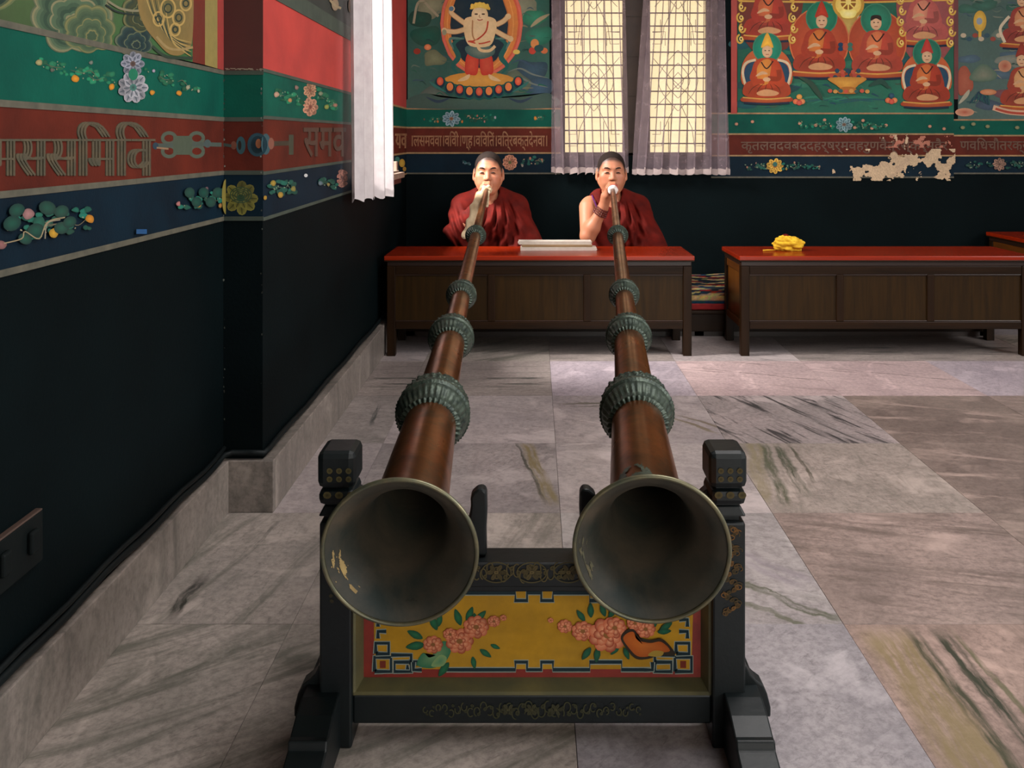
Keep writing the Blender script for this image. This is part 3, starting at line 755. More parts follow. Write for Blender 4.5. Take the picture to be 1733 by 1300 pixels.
# ================================================================== MURALS AND LETTERING (paint on the walls)
def cloud(P, cx, cy, r, lobes, dark, light, mid, ax=1.0):
    """scalloped cloud built of nested brushed contours"""
    n = len(lobes) + 1; ph = (cx * 7 + cy) % 6
    def mixk(a, b, t): return tuple(p * (1 - t) + q * t for p, q in zip(a, b))
    for k, (f, c) in enumerate(((1.04, mixk(light, dark, .5)), (1.0, light), (.95, mixk(light, mid, .5)), (.90, mid), (.82, mixk(mid, dark, .5)), (.74, dark), (.66, mixk(mid, dark, .4)), (.60, light), (.56, mid), (.46, mixk(mid, dark, .5)), (.38, dark), (.30, mid), (.25, light), (.2, dark))):
        pts = []
        for i in range(64):
            t = 2 * PI * i / 64
            q = (1 + .22 * abs(math.sin(n * t / 2 + ph)) ** .8 + .06 * math.sin(3 * t + cy)) * f * r
            pts.append((cx + q * math.cos(t) * ax + (1 - f) * r * .12, cy + q * math.sin(t) * .95 + (1 - f) * r * .38))
        P.poly(pts, c, None)

OL, DG, MG, CR = (118, 116, 74), (22, 48, 42), (66, 92, 66), (150, 128, 84)
P = Paint(mp_w1)
P.field([(-420, -420), (325, -420), (325, 105), (-420, -53)], 40, 30, lambda u, v, n: (50 + 70 * n * (1 - u), 66 + 46 * n, 44 + 14 * n))
P.poly([(325, -420), (346, -420), (346, 110), (325, 105)], (104, 34, 26))
P.poly([(346, -420), (367, -420), (367, 116), (346, 110)], (140, 124, 70))
P.poly([(367, -420), (377.6, -420), (377.6, 119), (367, 116)], (150, 48, 46))
L5 = [(-2.6, .55, .5), (-1.6, .6, .55), (-.6, .55, .5), (2.6, .4, .5), (.5, .4, .5), (1.6, .2, .5)]
cloud(P, -90, -60, 110, L5, MG, OL, DG)
cloud(P, 120, 22, 58, L5, (40, 66, 52), (128, 124, 92), (74, 98, 74))
cloud(P, 150, 50, 36, L5, (56, 78, 58), OL, (74, 94, 68))
cloud(P, 150, -90, 70, L5, DG, OL, MG)
cloud(P, 226, 68, 26, L5, (14, 40, 46), (96, 104, 78), (30, 56, 58))
cloud(P, 240, 20, 30, L5, (58, 62, 40), (110, 108, 70), (40, 56, 44))
cloud(P, 230, -170, 60, L5, MG, OL, DG)
P.blob([(234, -90), (280, -110), (320, -60), (324, 60), (310, 90), (285, 92), (262, 70), (240, 40), (230, 0)], (132, 108, 62), (92, 88, 52))
for k in range(7):
    P.stroke([(240 + k * 6, -20 + k * 4), (258 + k * 5, 30 + k * 6), (290 + k * 3, 62 + k * 4), (322, 72 + k * 4)], 3.0, (34, 52, 42) if k % 2 else (168, 142, 84), taper=True)
for cx, cy, r in ((282, 14, 12), (266, 32, 9), (300, 30, 10), (312, 6, 9), (294, 50, 8)):
    P.ring(cx, cy, r, r * 1.3, 3, (176, 146, 84)); P.ring(cx, cy, r * .5, r * .6, 2.4, (24, 44, 38))
P.stroke([(262, 62), (280, 80), (300, 84), (324, 80)], 4, CR); P.stroke([(255, 78), (280, 96), (324, 98)], 5, (38, 58, 46))
P.stroke([(180, 2), (200, 14), (220, 18), (232, 18)], 4, (126, 122, 96)); P.stroke([(176, 8), (196, 20), (232, 26)], 3, (22, 40, 40))
P.build('painted_mural', wall_left, label='green and olive cloud-scroll mural with a red and yellow edge border')

P = Paint(mp_w1)     # green band flowers (near wall)
GL, ST = (22, 110, 78), (104, 112, 90)
P.vine(60, 104, 200, 140, 8, 12, GL, ST, [(125, 133, 7, (222, 146, 40)), (187, 147, 6, (226, 150, 40)), (64, 106, 6, (168, 160, 110)), (86, 118, 4, (96, 100, 90)), (152, 106, 4, (120, 130, 120))])
P.vine(245, 122, 335, 150, 6, 8, GL, ST, [(255, 156, 5, (222, 150, 44)), (301, 158, 5, (222, 146, 40)), (316, 148, 4, (170, 170, 140)), (334, 154, 3, (180, 176, 150)), (258, 120, 3, (180, 170, 190))])
P.flower(222, 108, 21, 22, (96, 108, 130), (150, 152, 164), (96, 74, 70), 8)
P.flower(222, 148, 27, 28, (110, 122, 138), (168, 166, 172), (70, 124, 116), 9)
P.ell(222, 126, 8, 10, (20, 112, 84))
P.flower(-120, 80, 40, 36, (150, 150, 150), (200, 190, 190), (90, 70, 60), 9)
# blue band flowers
P.vine(-30, 398, 150, 368, 14, 16, (16, 92, 78), (130, 120, 96), [(42, 362, 10, (166, 120, 120)), (84, 394, 9, (206, 158, 50)), (147, 371, 8, (214, 140, 40)), (-4, 414, 9, (150, 100, 100)), (60, 378, 12, (22, 96, 80))])
for q in ((22, 356, 14), (14, 378, 16), (74, 352, 15), (98, 358, 13), (54, 390, 15), (98, 386, 13), (36, 404, 12), (112, 376, 12)):
    P.ell(q[0], q[1], q[2], q[2] * .8, (8, 48, 46), (18, 80, 66), random.uniform(-.5, .5), 12)
P.stroke([(0, 412), (30, 404), (36, 392), (60, 404), (74, 376), (104, 368)], 2, (150, 134, 104)); P.stroke([(70, 404), (74, 378), (96, 372)], 2, (140, 130, 110))
P.vine(298, 346, 374, 332, 8, 8, (16, 92, 78), (96, 104, 86), [(297, 345, 4.5, (190, 120, 120)), (331, 347, 5, (210, 150, 50)), (345, 320, 4, (120, 90, 100)), (368, 348, 4, (170, 120, 60))])
for k in range(5): P.ell(316 + k * 12, 326 + (k % 2) * 16, 9, 9, (8, 50, 48), (16, 76, 64), 0, 10)
P.rect(225, 388, 243, 396, (20, 76, 128))
P.ell(378, 333, 7, 30, (128, 116, 52))
P.build('flower_border', wall_left, label='flower sprays painted on the green and navy bands of the near left wall')

P = Paint(mp_step)   # step face ornaments
P.flower(408, 335, 30, 30, (92, 92, 36), (122, 116, 52), (40, 70, 44), 8)
for k in range(4): P.ring(408, 330, 6 + 4 * k, 4 + 3 * k, 1.6, (40, 70, 50))
P.ell(436, 245, 17, 20, (36, 72, 88)); P.ell(436, 245, 11, 15, (16, 48, 64)); P.ell(438, 243, 5, 8, (172, 106, 74))
P.ell(408, 246, 8, 15, (44, 82, 92)); P.ell(406, 246, 3, 8, (30, 20, 20)); P.ell(396, 246, 5, 7, (112, 66, 52))
P.stroke([(376, 244), (392, 247)], 5, (58, 74, 70)); P.build('painted_motif', wall_left, label='ochre flower and blue jewel painted on the step of the left wall')
P = Paint(mp_step, 0.00001); P.o = 0.0032
for k in range(60):
    y = random.choice([random.uniform(118, 300), random.uniform(118, 760)]); x = random.choice([380.5, 443.5]) + random.uniform(-1.3, 1.3)
    g = random.uniform(.25, .9); r_ = random.uniform(.5, 1.5)
    P.blob([(x + r_ * random.uniform(.4, 1.3) * math.cos(a), y + 1.6 * r_ * random.uniform(.4, 1.4) * math.sin(a)) for a in [2 * PI * q / 5 for q in range(5)]], (150 * g, 156 * g, 146 * g), None, 2)
for k in range(26):
    x = random.uniform(380, 444); P.stroke([(x, 117 + random.uniform(-1, 1.4)), (x + random.uniform(2, 7), 117 + random.uniform(-1, 1.4))], 1.3, (150, 136, 118), False)
tag(P.build('paint_chips', wall_left, label='pale chips along the edges of the wall step'), kind='stuff')
P = Paint(mp_w2)     # far left wall flowers
P.flower(524, 153, 12, 14, (176, 128, 100), (200, 146, 112), (150, 90, 70), 7); P.flower(524, 181, 14, 18, (178, 122, 98), (206, 146, 118), (150, 86, 72), 7)
P.vine(465, 158, 512, 172, 6, 7, GL, (86, 110, 90), [(466, 160, 5, (206, 166, 140)), (489, 170, 4, (200, 140, 90)), (500, 148, 4, (150, 120, 110))])
P.vine(536, 158, 566, 180, 5, 6, GL, (86, 110, 90), [(551, 181, 5, (150, 160, 80)), (566, 178, 4, (180, 130, 110)), (541, 158, 4, (140, 150, 120))])
P.flower(578, 302, 9, 20, (150, 102, 92), (178, 122, 108), (120, 80, 80), 7)
P.vine(454, 318, 500, 318, 8, 8, (16, 84, 72), (96, 110, 90), [(460, 310, 5, (180, 150, 60)), (472, 330, 5, (190, 150, 60)), (494, 320, 5, (150, 140, 70)), (446, 335, 4, (180, 140, 50))])
P.vine(538, 310, 566, 312, 6, 5, (16, 84, 72), (96, 110, 90), [(540, 310, 4, (110, 130, 140)), (553, 312, 3, (160, 140, 80))])
P.ell(515, 297, 3, 3, (210, 210, 210))
P.ell(565, 8, 6, 10, (150, 128, 104)); P.ell(592, 10, 5, 12, (120, 100, 84)); P.stroke([(556, 0), (566, 10), (575, 14)], 4, (160, 140, 110))
P.build('flower_border', wall_left, label='small pink flower sprays painted beside the white curtain')
P = Paint(mp_w2)
P.ell(680, 276, 5, 7, (196, 150, 50), (216, 176, 70)); P.ell(672, 270, 4, 5, (60, 120, 110)); P.ell(684, 286, 3, 4, (200, 150, 60))
P.build('painted_motif', wall_left)

# ---- back wall, left mural: standing many-armed figure in a flaming oval
P = Paint(mp_back)
P.field([(690, -330), (930, -330), (930, 183), (690, 183)], 40, 70, lambda u, v, n: (24 + 60 * n * v, 66 + 40 * n + 6 * v, 58 + 30 * n + 10 * v))
for q in [((730, 10), 26, (112, 112, 88)), ((712, 30), 20, (20, 58, 48)), ((720, 60), 26, (18, 70, 58)), ((735, 100), 18, (100, 104, 78)), ((880, 12), 30, (112, 112, 92)), ((905, 30), 20, (40, 110, 84)), ((912, 60), 22, (36, 104, 84)), ((900, 120), 30, (44, 66, 80)), ((915, 150), 24, (48, 70, 88)), ((735, 165), 24, (80, 90, 82)), ((870, 140), 26, (86, 96, 80))]:
    (cx, cy), r, c = q
    P.blob([(cx + r * (0.8 + .4 * random.random()) * math.cos(t), cy + r * .7 * (0.7 + .6 * random.random()) * math.sin(t)) for t in [2 * PI * i / 8 for i in range(8)]], c, tuple(min(255, k * 1.25) for k in c))
for y0 in (108, 122, 138, 156):
    P.stroke([(860 + random.uniform(-8, 8), y0), (880, y0 - 6), (902, y0 + 4), (928, y0 + 10)], 3, (110, 118, 110) if y0 % 4 else (52, 74, 96), taper=True)
P.stroke([(700, 40), (706, 8), (716, 2), (728, 14), (742, 28)], 4, (150, 142, 116)); P.stroke([(898, 46), (912, 34), (930, 24)], 7, (164, 148, 116), taper=True)
for k in range(70):
    x, y = random.uniform(694, 920), random.uniform(-10, 176); c = random.choice([(96, 110, 96), (20, 62, 60), (52, 78, 92), (118, 116, 90), (30, 92, 74), (70, 92, 84)])
    P.stroke([(x, y), (x + random.uniform(3, 9), y + random.uniform(-5, 3)), (min(929, x + random.uniform(9, 22)), y + random.uniform(-3, 6))], random.uniform(1, 3.2), c, taper=True)
P.ell(706, 87, 6, 5, (150, 44, 28)); P.ell(724, 80, 6, 5, (206, 110, 66), (230, 150, 100))
P.ell(901, 86, 6, 6, (190, 60, 46)); P.ell(921, 86, 6, 5, (208, 112, 66)); P.ell(905, 74, 7, 8, (206, 132, 74)); P.ell(912, 82, 8, 6, (30, 74, 74))
P.ell(815, 40, 70, 90, (206, 92, 62)); P.ell(814, 40, 63, 84, (214, 128, 62)); P.ell(812, 42, 50, 74, (190, 108, 50)); P.ell(811, 42, 49, 73, (16, 40, 56))
P.ring(815, 40, 67, 87, 4, (216, 106, 88)); P.ring(813, 40, 56, 79, 2, (228, 150, 80))
P.blob([(690, 183), (690, 168), (720, 158), (760, 166), (880, 164), (930, 158), (930, 183)], (60, 84, 78), (70, 96, 84))
for sx in (-1, 1):   # scarves
    P.stroke([(812 + sx * 20, 60), (812 + sx * 44, 74), (812 + sx * 36, 96), (812 + sx * 46, 112), (812 + sx * 36, 126)], 9, (28, 92, 86), taper=True)
    P.stroke([(812 + sx * 26, 66), (812 + sx * 50, 66), (812 + sx * 44, 84)], 5, (90, 122, 112), taper=True)
P.ell(811, 136, 60, 14, (206, 140, 54), (226, 164, 76))
P.stroke([(752, 138), (780, 146), (811, 148), (845, 146), (870, 138)], 3, (26, 84, 72))
for k in range(9):
    t = -1 + 2 * k / 8; cx = 811 + 66 * t; cy = 158 - 12 * t * t * 1.2 - (0 if abs(t) < .9 else 3)
    P.ell(cx, cy, 10, 12, (14, 84, 78)); P.ell(cx, cy - 1, 8, 9.5, (10, 40, 62)); P.ell(cx, cy - 3, 5.5, 7, (206, 72, 44) if k % 2 == 0 else (226, 140, 60), (236, 120, 84))
for sx in (-1, 1):
    P.stroke([(811 + sx * 56, 156), (811 + sx * 74, 146), (811 + sx * 84, 138)], 5, (46, 110, 102), taper=True)
    P.stroke([(811 + sx * 50, 166), (811 + sx * 70, 172), (811 + sx * 90, 164)], 5, (40, 60, 80), taper=True)
SK, SD = (224, 186, 136), (176, 126, 84)
for sx in (-1, 1):   # legs and feet
    P.blob([(811 + sx * 2, 92), (811 + sx * 20, 92), (811 + sx * 24, 122), (811 + sx * 14, 127), (811 + sx * 3, 124)], (196, 52, 38), (214, 84, 60))
    P.stroke([(811 + sx * 16, 126), (811 + sx * 22, 132), (811 + sx * 36, 137)], 7, SK, taper=True)
P.blob([(790, 78), (832, 78), (836, 92), (814, 100), (792, 92)], (64, 96, 92), (120, 130, 116))
for pts in ([(790, 42), (776, 32), (764, 22), (765, 15)], [(786, 50), (770, 54), (752, 52)], [(840, 42), (852, 36), (860, 28)], [(838, 52), (852, 60), (864, 66)]):
    P.stroke(pts, 9, SD, taper=False); P.stroke(pts, 7, SK, taper=False); P.ell(pts[-1][0], pts[-1][1], 5, 5, SK)
P.blob([(786, 34), (800, 28), (826, 28), (840, 36), (838, 58), (828, 78), (796, 78), (786, 58)], (226, 190, 140), (236, 206, 160))
P.stroke([(800, 34), (800, 60), (808, 74)], 2.4, SD); P.stroke([(826, 36), (822, 54), (806, 68), (794, 70)], 2.6, (186, 60, 40)); P.stroke([(792, 70), (812, 74), (830, 70)], 2.4, (190, 70, 50))
P.stroke([(806, 68), (812, 84), (828, 86), (838, 78)], 5, (226, 190, 140))
P.ell(812, 26, 14, 16, (228, 194, 146), (238, 210, 168)); P.ell(806, 24, 3, 1.3, (70, 44, 36)); P.ell(818, 24, 3, 1.3, (70, 44, 36)); P.stroke([(808, 33), (812, 34.5), (817, 33)], 1.6, (160, 66, 50)); P.stroke([(812, 25), (811, 29), (814, 29.5)], 1.2, SD)
P.blob([(796, 16), (800, 8), (812, 4), (826, 9), (829, 17), (812, 13)], (226, 178, 60), (240, 206, 100))
for k in range(5): P.ell(799 + k * 6.5, 10 - 3 * math.sin(k * .8), 2.6, 3.6, (236, 196, 84))
P.ell(764, 15, 4, 4, (90, 120, 140)); P.ell(874, 88, 6, 4, (222, 186, 90)); P.ell(752, 55, 4, 5, (150, 150, 120))
P.build('painted_mural', wall_back, label='mural of a pale many-armed figure standing in an orange oval on a lotus')

# bands of the left section
P = Paint(mp_back)
P.flower(764, 201, 16, 13, (90, 136, 158), (150, 176, 184), (150, 104, 76), 9)
P.vine(722, 202, 746, 204, 3, 4, (14, 96, 76), (120, 110, 84), [(741, 206, 3, (206, 132, 70)), (718, 202, 2.5, (90, 90, 70))], .7)
P.vine(784, 200, 838, 200, 4, 8, (14, 96, 76), (130, 110, 90), [(782, 206, 3, (214, 130, 50)), (808, 196, 2.5, (190, 120, 100)), (838, 199, 3, (176, 186, 190)), (820, 206, 2.5, (190, 140, 130))], .7)
P.vine(905, 200, 926, 200, 3, 3, (14, 96, 76), (110, 110, 90), [(906, 200, 3.5, (214, 140, 50))], .7)
P.flower(863, 275, 13, 14, (186, 104, 80), (214, 150, 120), (120, 110, 70), 11)
P.vine(880, 274, 922, 272, 5, 6, (14, 72, 66), (120, 100, 84), [(897, 268, 3, (180, 110, 90)), (917, 270, 2.5, (180, 120, 90)), (884, 280, 3, (160, 150, 140))], .7)
P.vine(780, 275, 796, 275, 3, 3, (14, 66, 70), (90, 110, 120), [(784, 275, 2, (120, 140, 150))], .6)
# right section
P.flower(1428, 211, 15, 13, (76, 132, 146), (140, 170, 174), (130, 104, 90), 9)
for x, y in ((1353, 209), (1380, 212), (1395, 203), (1407, 213), (1446, 216), (1460, 204), (1475, 217), (1499, 212), (1573, 214), (1597, 218), (1273, 206), (1246, 210)):
    P.ell(x, y, 3, 2.6, (176, 124, 100), (196, 150, 124), 0, 8)
P.vine(1350, 210, 1412, 212, 4, 8, (12, 100, 78), (96, 116, 92), [], .8); P.vine(1444, 212, 1502, 212, 4, 8, (12, 100, 78), (96, 116, 92), [], .8)
P.flower(1311, 281, 15, 13, (206, 146, 44), (226, 180, 80), (150, 80, 40), 9); P.ell(1311, 278, 4, 4, (50, 100, 90))
P.vine(1260, 283, 1296, 281, 4, 6, (14, 80, 70), (96, 110, 90), [(1264, 283, 2.5, (180, 130, 110)), (1279, 276, 2, (160, 120, 110))], .7)
P.vine(1328, 281, 1388, 281, 4, 8, (14, 80, 70), (96, 110, 90), [(1344, 275, 2.5, (180, 130, 110)), (1386, 282, 2.5, (160, 130, 110)), (1330, 286, 2.5, (190, 140, 60))], .7)
P.flower(1690, 278, 12, 11, (150, 112, 98), (176, 136, 118), (120, 90, 80), 8)
P.vine(1632, 279, 1676, 279, 4, 6, (14, 74, 66), (90, 104, 90), [], .7); P.vine(1702, 279, 1740, 279, 4, 6, (14, 74, 66), (90, 104, 90), [], .7)
for x, y in ((1628, 216), (1646, 210), (1670, 214), (1720, 216)): P.ell(x, y, 4, 3, (110, 120, 88), (150, 140, 100), 0, 8)
P.build('flower_border', wall_back, label='small flower sprays painted on the green and navy bands')

# ---- right mural: seated robed figures
def sitter(P, x, y, s, robe, under, hat, halo, throne, lean=0.0):
    """x,y = centre of the lap; s = scale (height of the figure about 100*s px)"""
    def q(u, v): return (x + u * s, y + v * s)
    def bl(pts, c, ci=None): P.blob([q(*p) for p in pts], c, ci)
    if throne == 'white':
        bl([(-38, 6), (-46, -30), (-30, -58), (0, -66), (30, -58), (46, -30), (38, 6)], (196, 96, 54), (176, 80, 44))
        bl([(-34, 4), (-40, -28), (-24, -42), (0, -44), (24, -42), (40, -28), (34, 4)], (34, 66, 96), (28, 84, 92))
        P.stroke([q(-36, 12), q(-44, -20), q(-38, -38), q(-20, -44)], 4.5 * s, (220, 196, 160)); P.stroke([q(36, 12), q(44, -20), q(38, -38), q(20, -44)], 4.5 * s, (220, 196, 160))
    elif throne == 'orange':
        P.ell(*q(0, -26), 50 * s, 56 * s, (172, 66, 40), (196, 90, 56)); P.ring(*q(0, -26), 50 * s, 56 * s, 2, (206, 116, 70))
    if halo: P.ell(*q(lean, -66), 27 * s, 28 * s, (60, 132, 104)); P.ell(*q(lean, -66), 25 * s, 26 * s, halo, tuple(min(255, k * 1.3) for k in halo))
    bl([(-40, 22), (-42, 4), (-26, -6), (26, -6), (42, 4), (40, 22), (0, 26)], robe, tuple(k * .8 for k in robe))
    bl([(-24, 4), (-26, -30), (-14, -46), (14, -46), (28, -28), (30, 4)], robe, tuple(min(255, k * 1.15) for k in robe))
    bl([(-14, 0), (-18, -28), (-6, -44), (8, -42), (6, -16), (2, 0)], under, tuple(min(255, k * 1.15) for k in under))
    P.stroke([q(-22, -26), q(-26, -8), q(-4, -4)], 9 * s, robe); P.stroke([q(22, -26), q(22, -10), q(2, -10)], 9 * s, tuple(k * .85 for k in robe))
    P.stroke([q(-20, -14), q(-8, -20), q(2, -18)], 6 * s, (214, 166, 124), taper=True); P.ell(*q(0, -8), 7 * s, 4 * s, (216, 170, 128))
    for k in range(5): P.stroke([q(-34 + k * 15, 20), q(-26 + k * 12, 8), q(-12 + k * 6, 0)], 1.6 * s, tuple(v * .6 for v in robe), taper=True)
    P.stroke([q(-10, -40), q(0, -28), q(12, -42)], 2.4 * s, (54, 26, 24))
    bl([(-18, 16), (0, 10), (22, 16), (14, 22), (-12, 22)], (208, 150, 104))
    P.ell(*q(lean, -60), 9.5 * s, 12 * s, (214, 168, 128), (226, 184, 146))
    P.ell(*q(lean - 3.5, -61), 1.9 * s, 0.9 * s, (70, 40, 34), None, 0, 8); P.ell(*q(lean + 3.5, -61), 1.9 * s, 0.9 * s, (70, 40, 34), None, 0, 8); P.stroke([q(lean - 3, -54), q(lean + 3, -54)], 1.2 * s, (150, 60, 50), False)
    if hat: bl([(lean - 11, -66), (lean - 8, -78), (lean, -94), (lean + 8, -78), (lean + 11, -66), (lean, -70)], hat, tuple(min(255, k * 1.2) for k in hat))
    else: bl([(lean - 9, -64), (lean - 8, -72), (lean, -74), (lean + 8, -72), (lean + 9, -64), (lean, -68)], (44, 30, 30))
    bl([(-42, 24), (0, 27), (42, 24), (40, 34), (-40, 34)], (160, 60, 34), (190, 100, 50))
    P.stroke([q(-44, 25), q(0, 28), q(44, 25)], 2.4 * s, (216, 156, 76))
    P.stroke([q(-42, 35), q(0, 37), q(42, 35)], 4 * s, (20, 34, 60))

P = Paint(mp_back)
P.field([(1248, -330), (1614, -330), (1614, 192), (1248, 192)], 60, 80, lambda u, v, n: (18 + 30 * n, 80 + 40 * n, 66 + 30 * n))
for k in range(26):
    cx, cy = random.uniform(1255, 1600), random.uniform(60, 186); c = random.choice([(16, 92, 76), (24, 74, 80), (40, 104, 84), (20, 66, 70), (70, 100, 84)])
    P.blob([(cx + random.uniform(.6, 1.2) * 26 * math.cos(t), cy + random.uniform(.5, 1.2) * 9 * math.sin(t)) for t in [2 * PI * i / 7 for i in range(7)]], c, tuple(min(255, v * 1.2) for v in c))
for k in range(6): P.stroke([(1345 + k * 14, 170 + 3 * (k % 3)), (1380 + k * 18, 164 + 4 * (k % 2)), (1420 + k * 20, 172)], 3, (28, 84, 92) if k % 2 else (40, 120, 96), taper=True)
for k in range(120):
    x, y = random.uniform(1250, 1592), random.uniform(60, 188); c = random.choice([(14, 72, 66), (40, 118, 92), (28, 70, 88), (70, 110, 84), (10, 96, 80), (56, 84, 70)])
    P.stroke([(x, y), (x + random.uniform(3, 9), y + random.uniform(-4, 3)), (x + random.uniform(9, 20), y + random.uniform(-3, 5))], random.uniform(1, 3), c, taper=True)
P.blob([(1254, 62), (1350, 58), (1350, -200), (1254, -200)], (110, 50, 44), (124, 62, 52))
P.blob([(1525, 76), (1612, 76), (1612, -200), (1525, -200)], (150, 76, 78), (160, 88, 88))
P.rect(1340, -8, 1536, 4, (150, 58, 44)); P.stroke([(1250, 2), (1400, 4), (1470, 4), (1614, 0)], 3, (216, 168, 80), False)
sitter(P, 1300, 36, .95, (166, 56, 44), (190, 96, 58), None, None, None, 2)
sitter(P, 1562, 44, .95, (180, 88, 82), (206, 130, 104), None, None, None, -2)
P.stroke([(1410, 6), (1416, 30), (1432, 58), (1448, 30), (1456, 6)], 8, (206, 190, 150)); P.blob([(1420, 20), (1450, 20), (1440, 70), (1430, 70)], (176, 140, 70), (200, 168, 92))
sitter(P, 1386, 96, 1.0, (164, 58, 38), (196, 110, 52), (168, 50, 34), (24, 110, 84), 'orange', 4)
sitter(P, 1484, 98, .98, (172, 66, 50), (200, 110, 70), None, (34, 112, 88), 'orange', -2)
for sx in (1254, 1342, 1525, 1609):
    for k in range(5):
        P.ring(sx + (2 if k % 2 else -2), 66 - k * 18 + (6 if sx > 1500 else 0), 5, 7, 3, (216, 172, 76), 0, 4.6)
        P.ring(sx, 66 - k * 18 + (6 if sx > 1500 else 0), 2.4, 3, 2, (244, 214, 120))
P.ell(1435, 8, 27, 25, (196, 150, 62)); P.ell(1435, 8, 22, 20, (238, 200, 96), (250, 226, 140)); P.ell(1435, 4, 13, 13, (150, 96, 40))
for k in range(8): P.stroke([(1435, 4), (1435 + 13 * math.cos(k * PI / 4), 4 + 13 * math.sin(k * PI / 4))], 2.4, (246, 216, 110), False)
P.ell(1435, 4, 4.5, 4.5, (246, 220, 130)); P.blob([(1422, 18), (1448, 18), (1444, 30), (1426, 30)], (246, 224, 120), (252, 240, 170))
sitter(P, 1297, 142, .92, (176, 64, 34), (206, 128, 54), (222, 162, 58), (28, 120, 96), 'white', 1)
sitter(P, 1567, 150, .90, (158, 54, 36), (196, 104, 54), (178, 48, 44), (26, 104, 84), 'white', 1)
for k in range(9): P.ell(1406 + k * 6.6, 128 + 3 * ((k * 7) % 3), 4, 4, [(186, 70, 56), (28, 62, 84), (206, 120, 90)][k % 3], None, 0, 9)
for k in range(5): P.ell(1416 + k * 9, 120 + 2 * (k % 2), 4, 4, [(30, 66, 88), (190, 80, 60)][k % 2], None, 0, 9)
P.blob([(1402, 132), (1464, 132), (1452, 144), (1444, 150), (1424, 150), (1414, 144)], (196, 130, 50), (222, 164, 72)); P.blob([(1424, 148), (1444, 148), (1450, 158), (1418, 158)], (176, 108, 44))
for k in range(8): P.ell(1404 + k * 9, 154 + (k % 2), 4, 3.4, [(196, 84, 64), (206, 150, 80), (40, 90, 90)][k % 3], None, 0, 9)
for x, y in ((1352, 168), (1508, 166)):
    for dx, dy, c in ((-6, 4, (200, 100, 60)), (5, 4, (206, 120, 70)), (0, -4, (30, 66, 88) if x > 1400 else (206, 140, 60)), (0, 6, (190, 70, 54))): P.ell(x + dx, y + dy, 5, 4.6, c, tuple(min(255, v + 30) for v in c), 0, 9)
for k in range(6): P.ell(1430 + (k % 3 - 1) * 8, 76 + 6 * (k // 3) + (k % 2), 4.6, 4, [(28, 60, 92), (186, 84, 60), (60, 110, 96)][k % 3], None, 0, 9)
P.stroke([(1350, 130), (1370, 140), (1384, 158), (1392, 170)], 9, (44, 72, 60), taper=True); P.stroke([(1470, 146), (1490, 138), (1504, 150)], 9, (38, 74, 64), taper=True)
P.build('painted_mural', wall_back, label='mural of robed figures seated on thrones around a golden wheel')

P = Paint(mp_back)
P.field([(1621, -330), (2200, -330), (2200, 203), (1621, 203)], 50, 60, lambda u, v, n: (58 + 40 * n, 84 + 34 * n, 78 + 36 * n))
for k in range(22):
    cx, cy = random.uniform(1625, 1760), random.uniform(-20, 196); c = random.choice([(70, 90, 104), (96, 110, 100), (54, 92, 80), (116, 120, 110), (60, 74, 90), (110, 70, 76)])
    P.blob([(max(1622, cx + random.uniform(.6, 1.2) * 24 * math.cos(t)), cy + random.uniform(.5, 1.2) * 10 * math.sin(t)) for t in [2 * PI * i / 7 for i in range(7)]], c, tuple(min(255, v * 1.2) for v in c))
for k in range(70):
    x, y = random.uniform(1623, 1740), random.uniform(-10, 198); c = random.choice([(120, 126, 112), (46, 80, 82), (74, 88, 104), (96, 112, 100), (150, 140, 118), (44, 70, 66)])
    P.stroke([(x, y), (x + random.uniform(3, 9), y + random.uniform(-4, 3)), (x + random.uniform(9, 20), y + random.uniform(-3, 5))], random.uniform(1, 3), c, taper=True)
P.ell(1658, 36, 11, 18, (206, 160, 60), (230, 190, 90)); P.ell(1657, 36, 5, 6, (150, 160, 170)); P.stroke([(1658, 50), (1658, 64)], 5, (226, 180, 70), False)
for k in range(7): P.ell(1630 + k * 10, 60 + (k % 2) * 6, 5, 4, [(196, 176, 150), (50, 80, 96), (150, 70, 60)][k % 3], None, 0, 9)
sitter(P, 1732, 52, .85, (150, 62, 54), (196, 130, 90), (140, 50, 44), None, None, -4); P.stroke([(1700, 72), (1692, 50), (1702, 34), (1708, 28)], 5, (214, 196, 168))
sitter(P, 1732, 156, .9, (156, 62, 46), (206, 150, 100), (140, 50, 40), None, None, -4)
P.stroke([(1680, 182), (1710, 190), (1760, 192)], 9, (212, 170, 140), taper=False); P.stroke([(1684, 184), (1712, 191), (1760, 193)], 4, (176, 70, 54), taper=False)
P.ell(1632, 190, 16, 7, (206, 150, 120), (176, 90, 70)); P.blob([(1622, 120), (1634, 112), (1644, 130), (1646, 150), (1632, 160), (1622, 158)], (158, 78, 60), (176, 96, 74))
for k in range(8): P.stroke([(1640 + k * 4, 176 - k), (1650 + k * 3, 164 - (k % 3) * 4), (1660 + k * 2, 172 + k)], 3.4, (34, 84, 84) if k % 2 else (30, 60, 80), taper=True)
P.stroke([(1622, 176), (1634, 162), (1640, 152)], 7, (170, 164, 142), taper=True); P.ell(1672, 156, 14, 5, (196, 120, 80), (210, 150, 110)); P.ell(1700, 112, 11, 10, (196, 140, 110), (170, 90, 70)); P.blob([(1640, 130), (1662, 108), (1686, 124), (1680, 136), (1650, 138)], (84, 108, 92), (130, 130, 112))
P.build('painted_mural', wall_back, label='faded blue-grey mural of robed figures at the right edge')

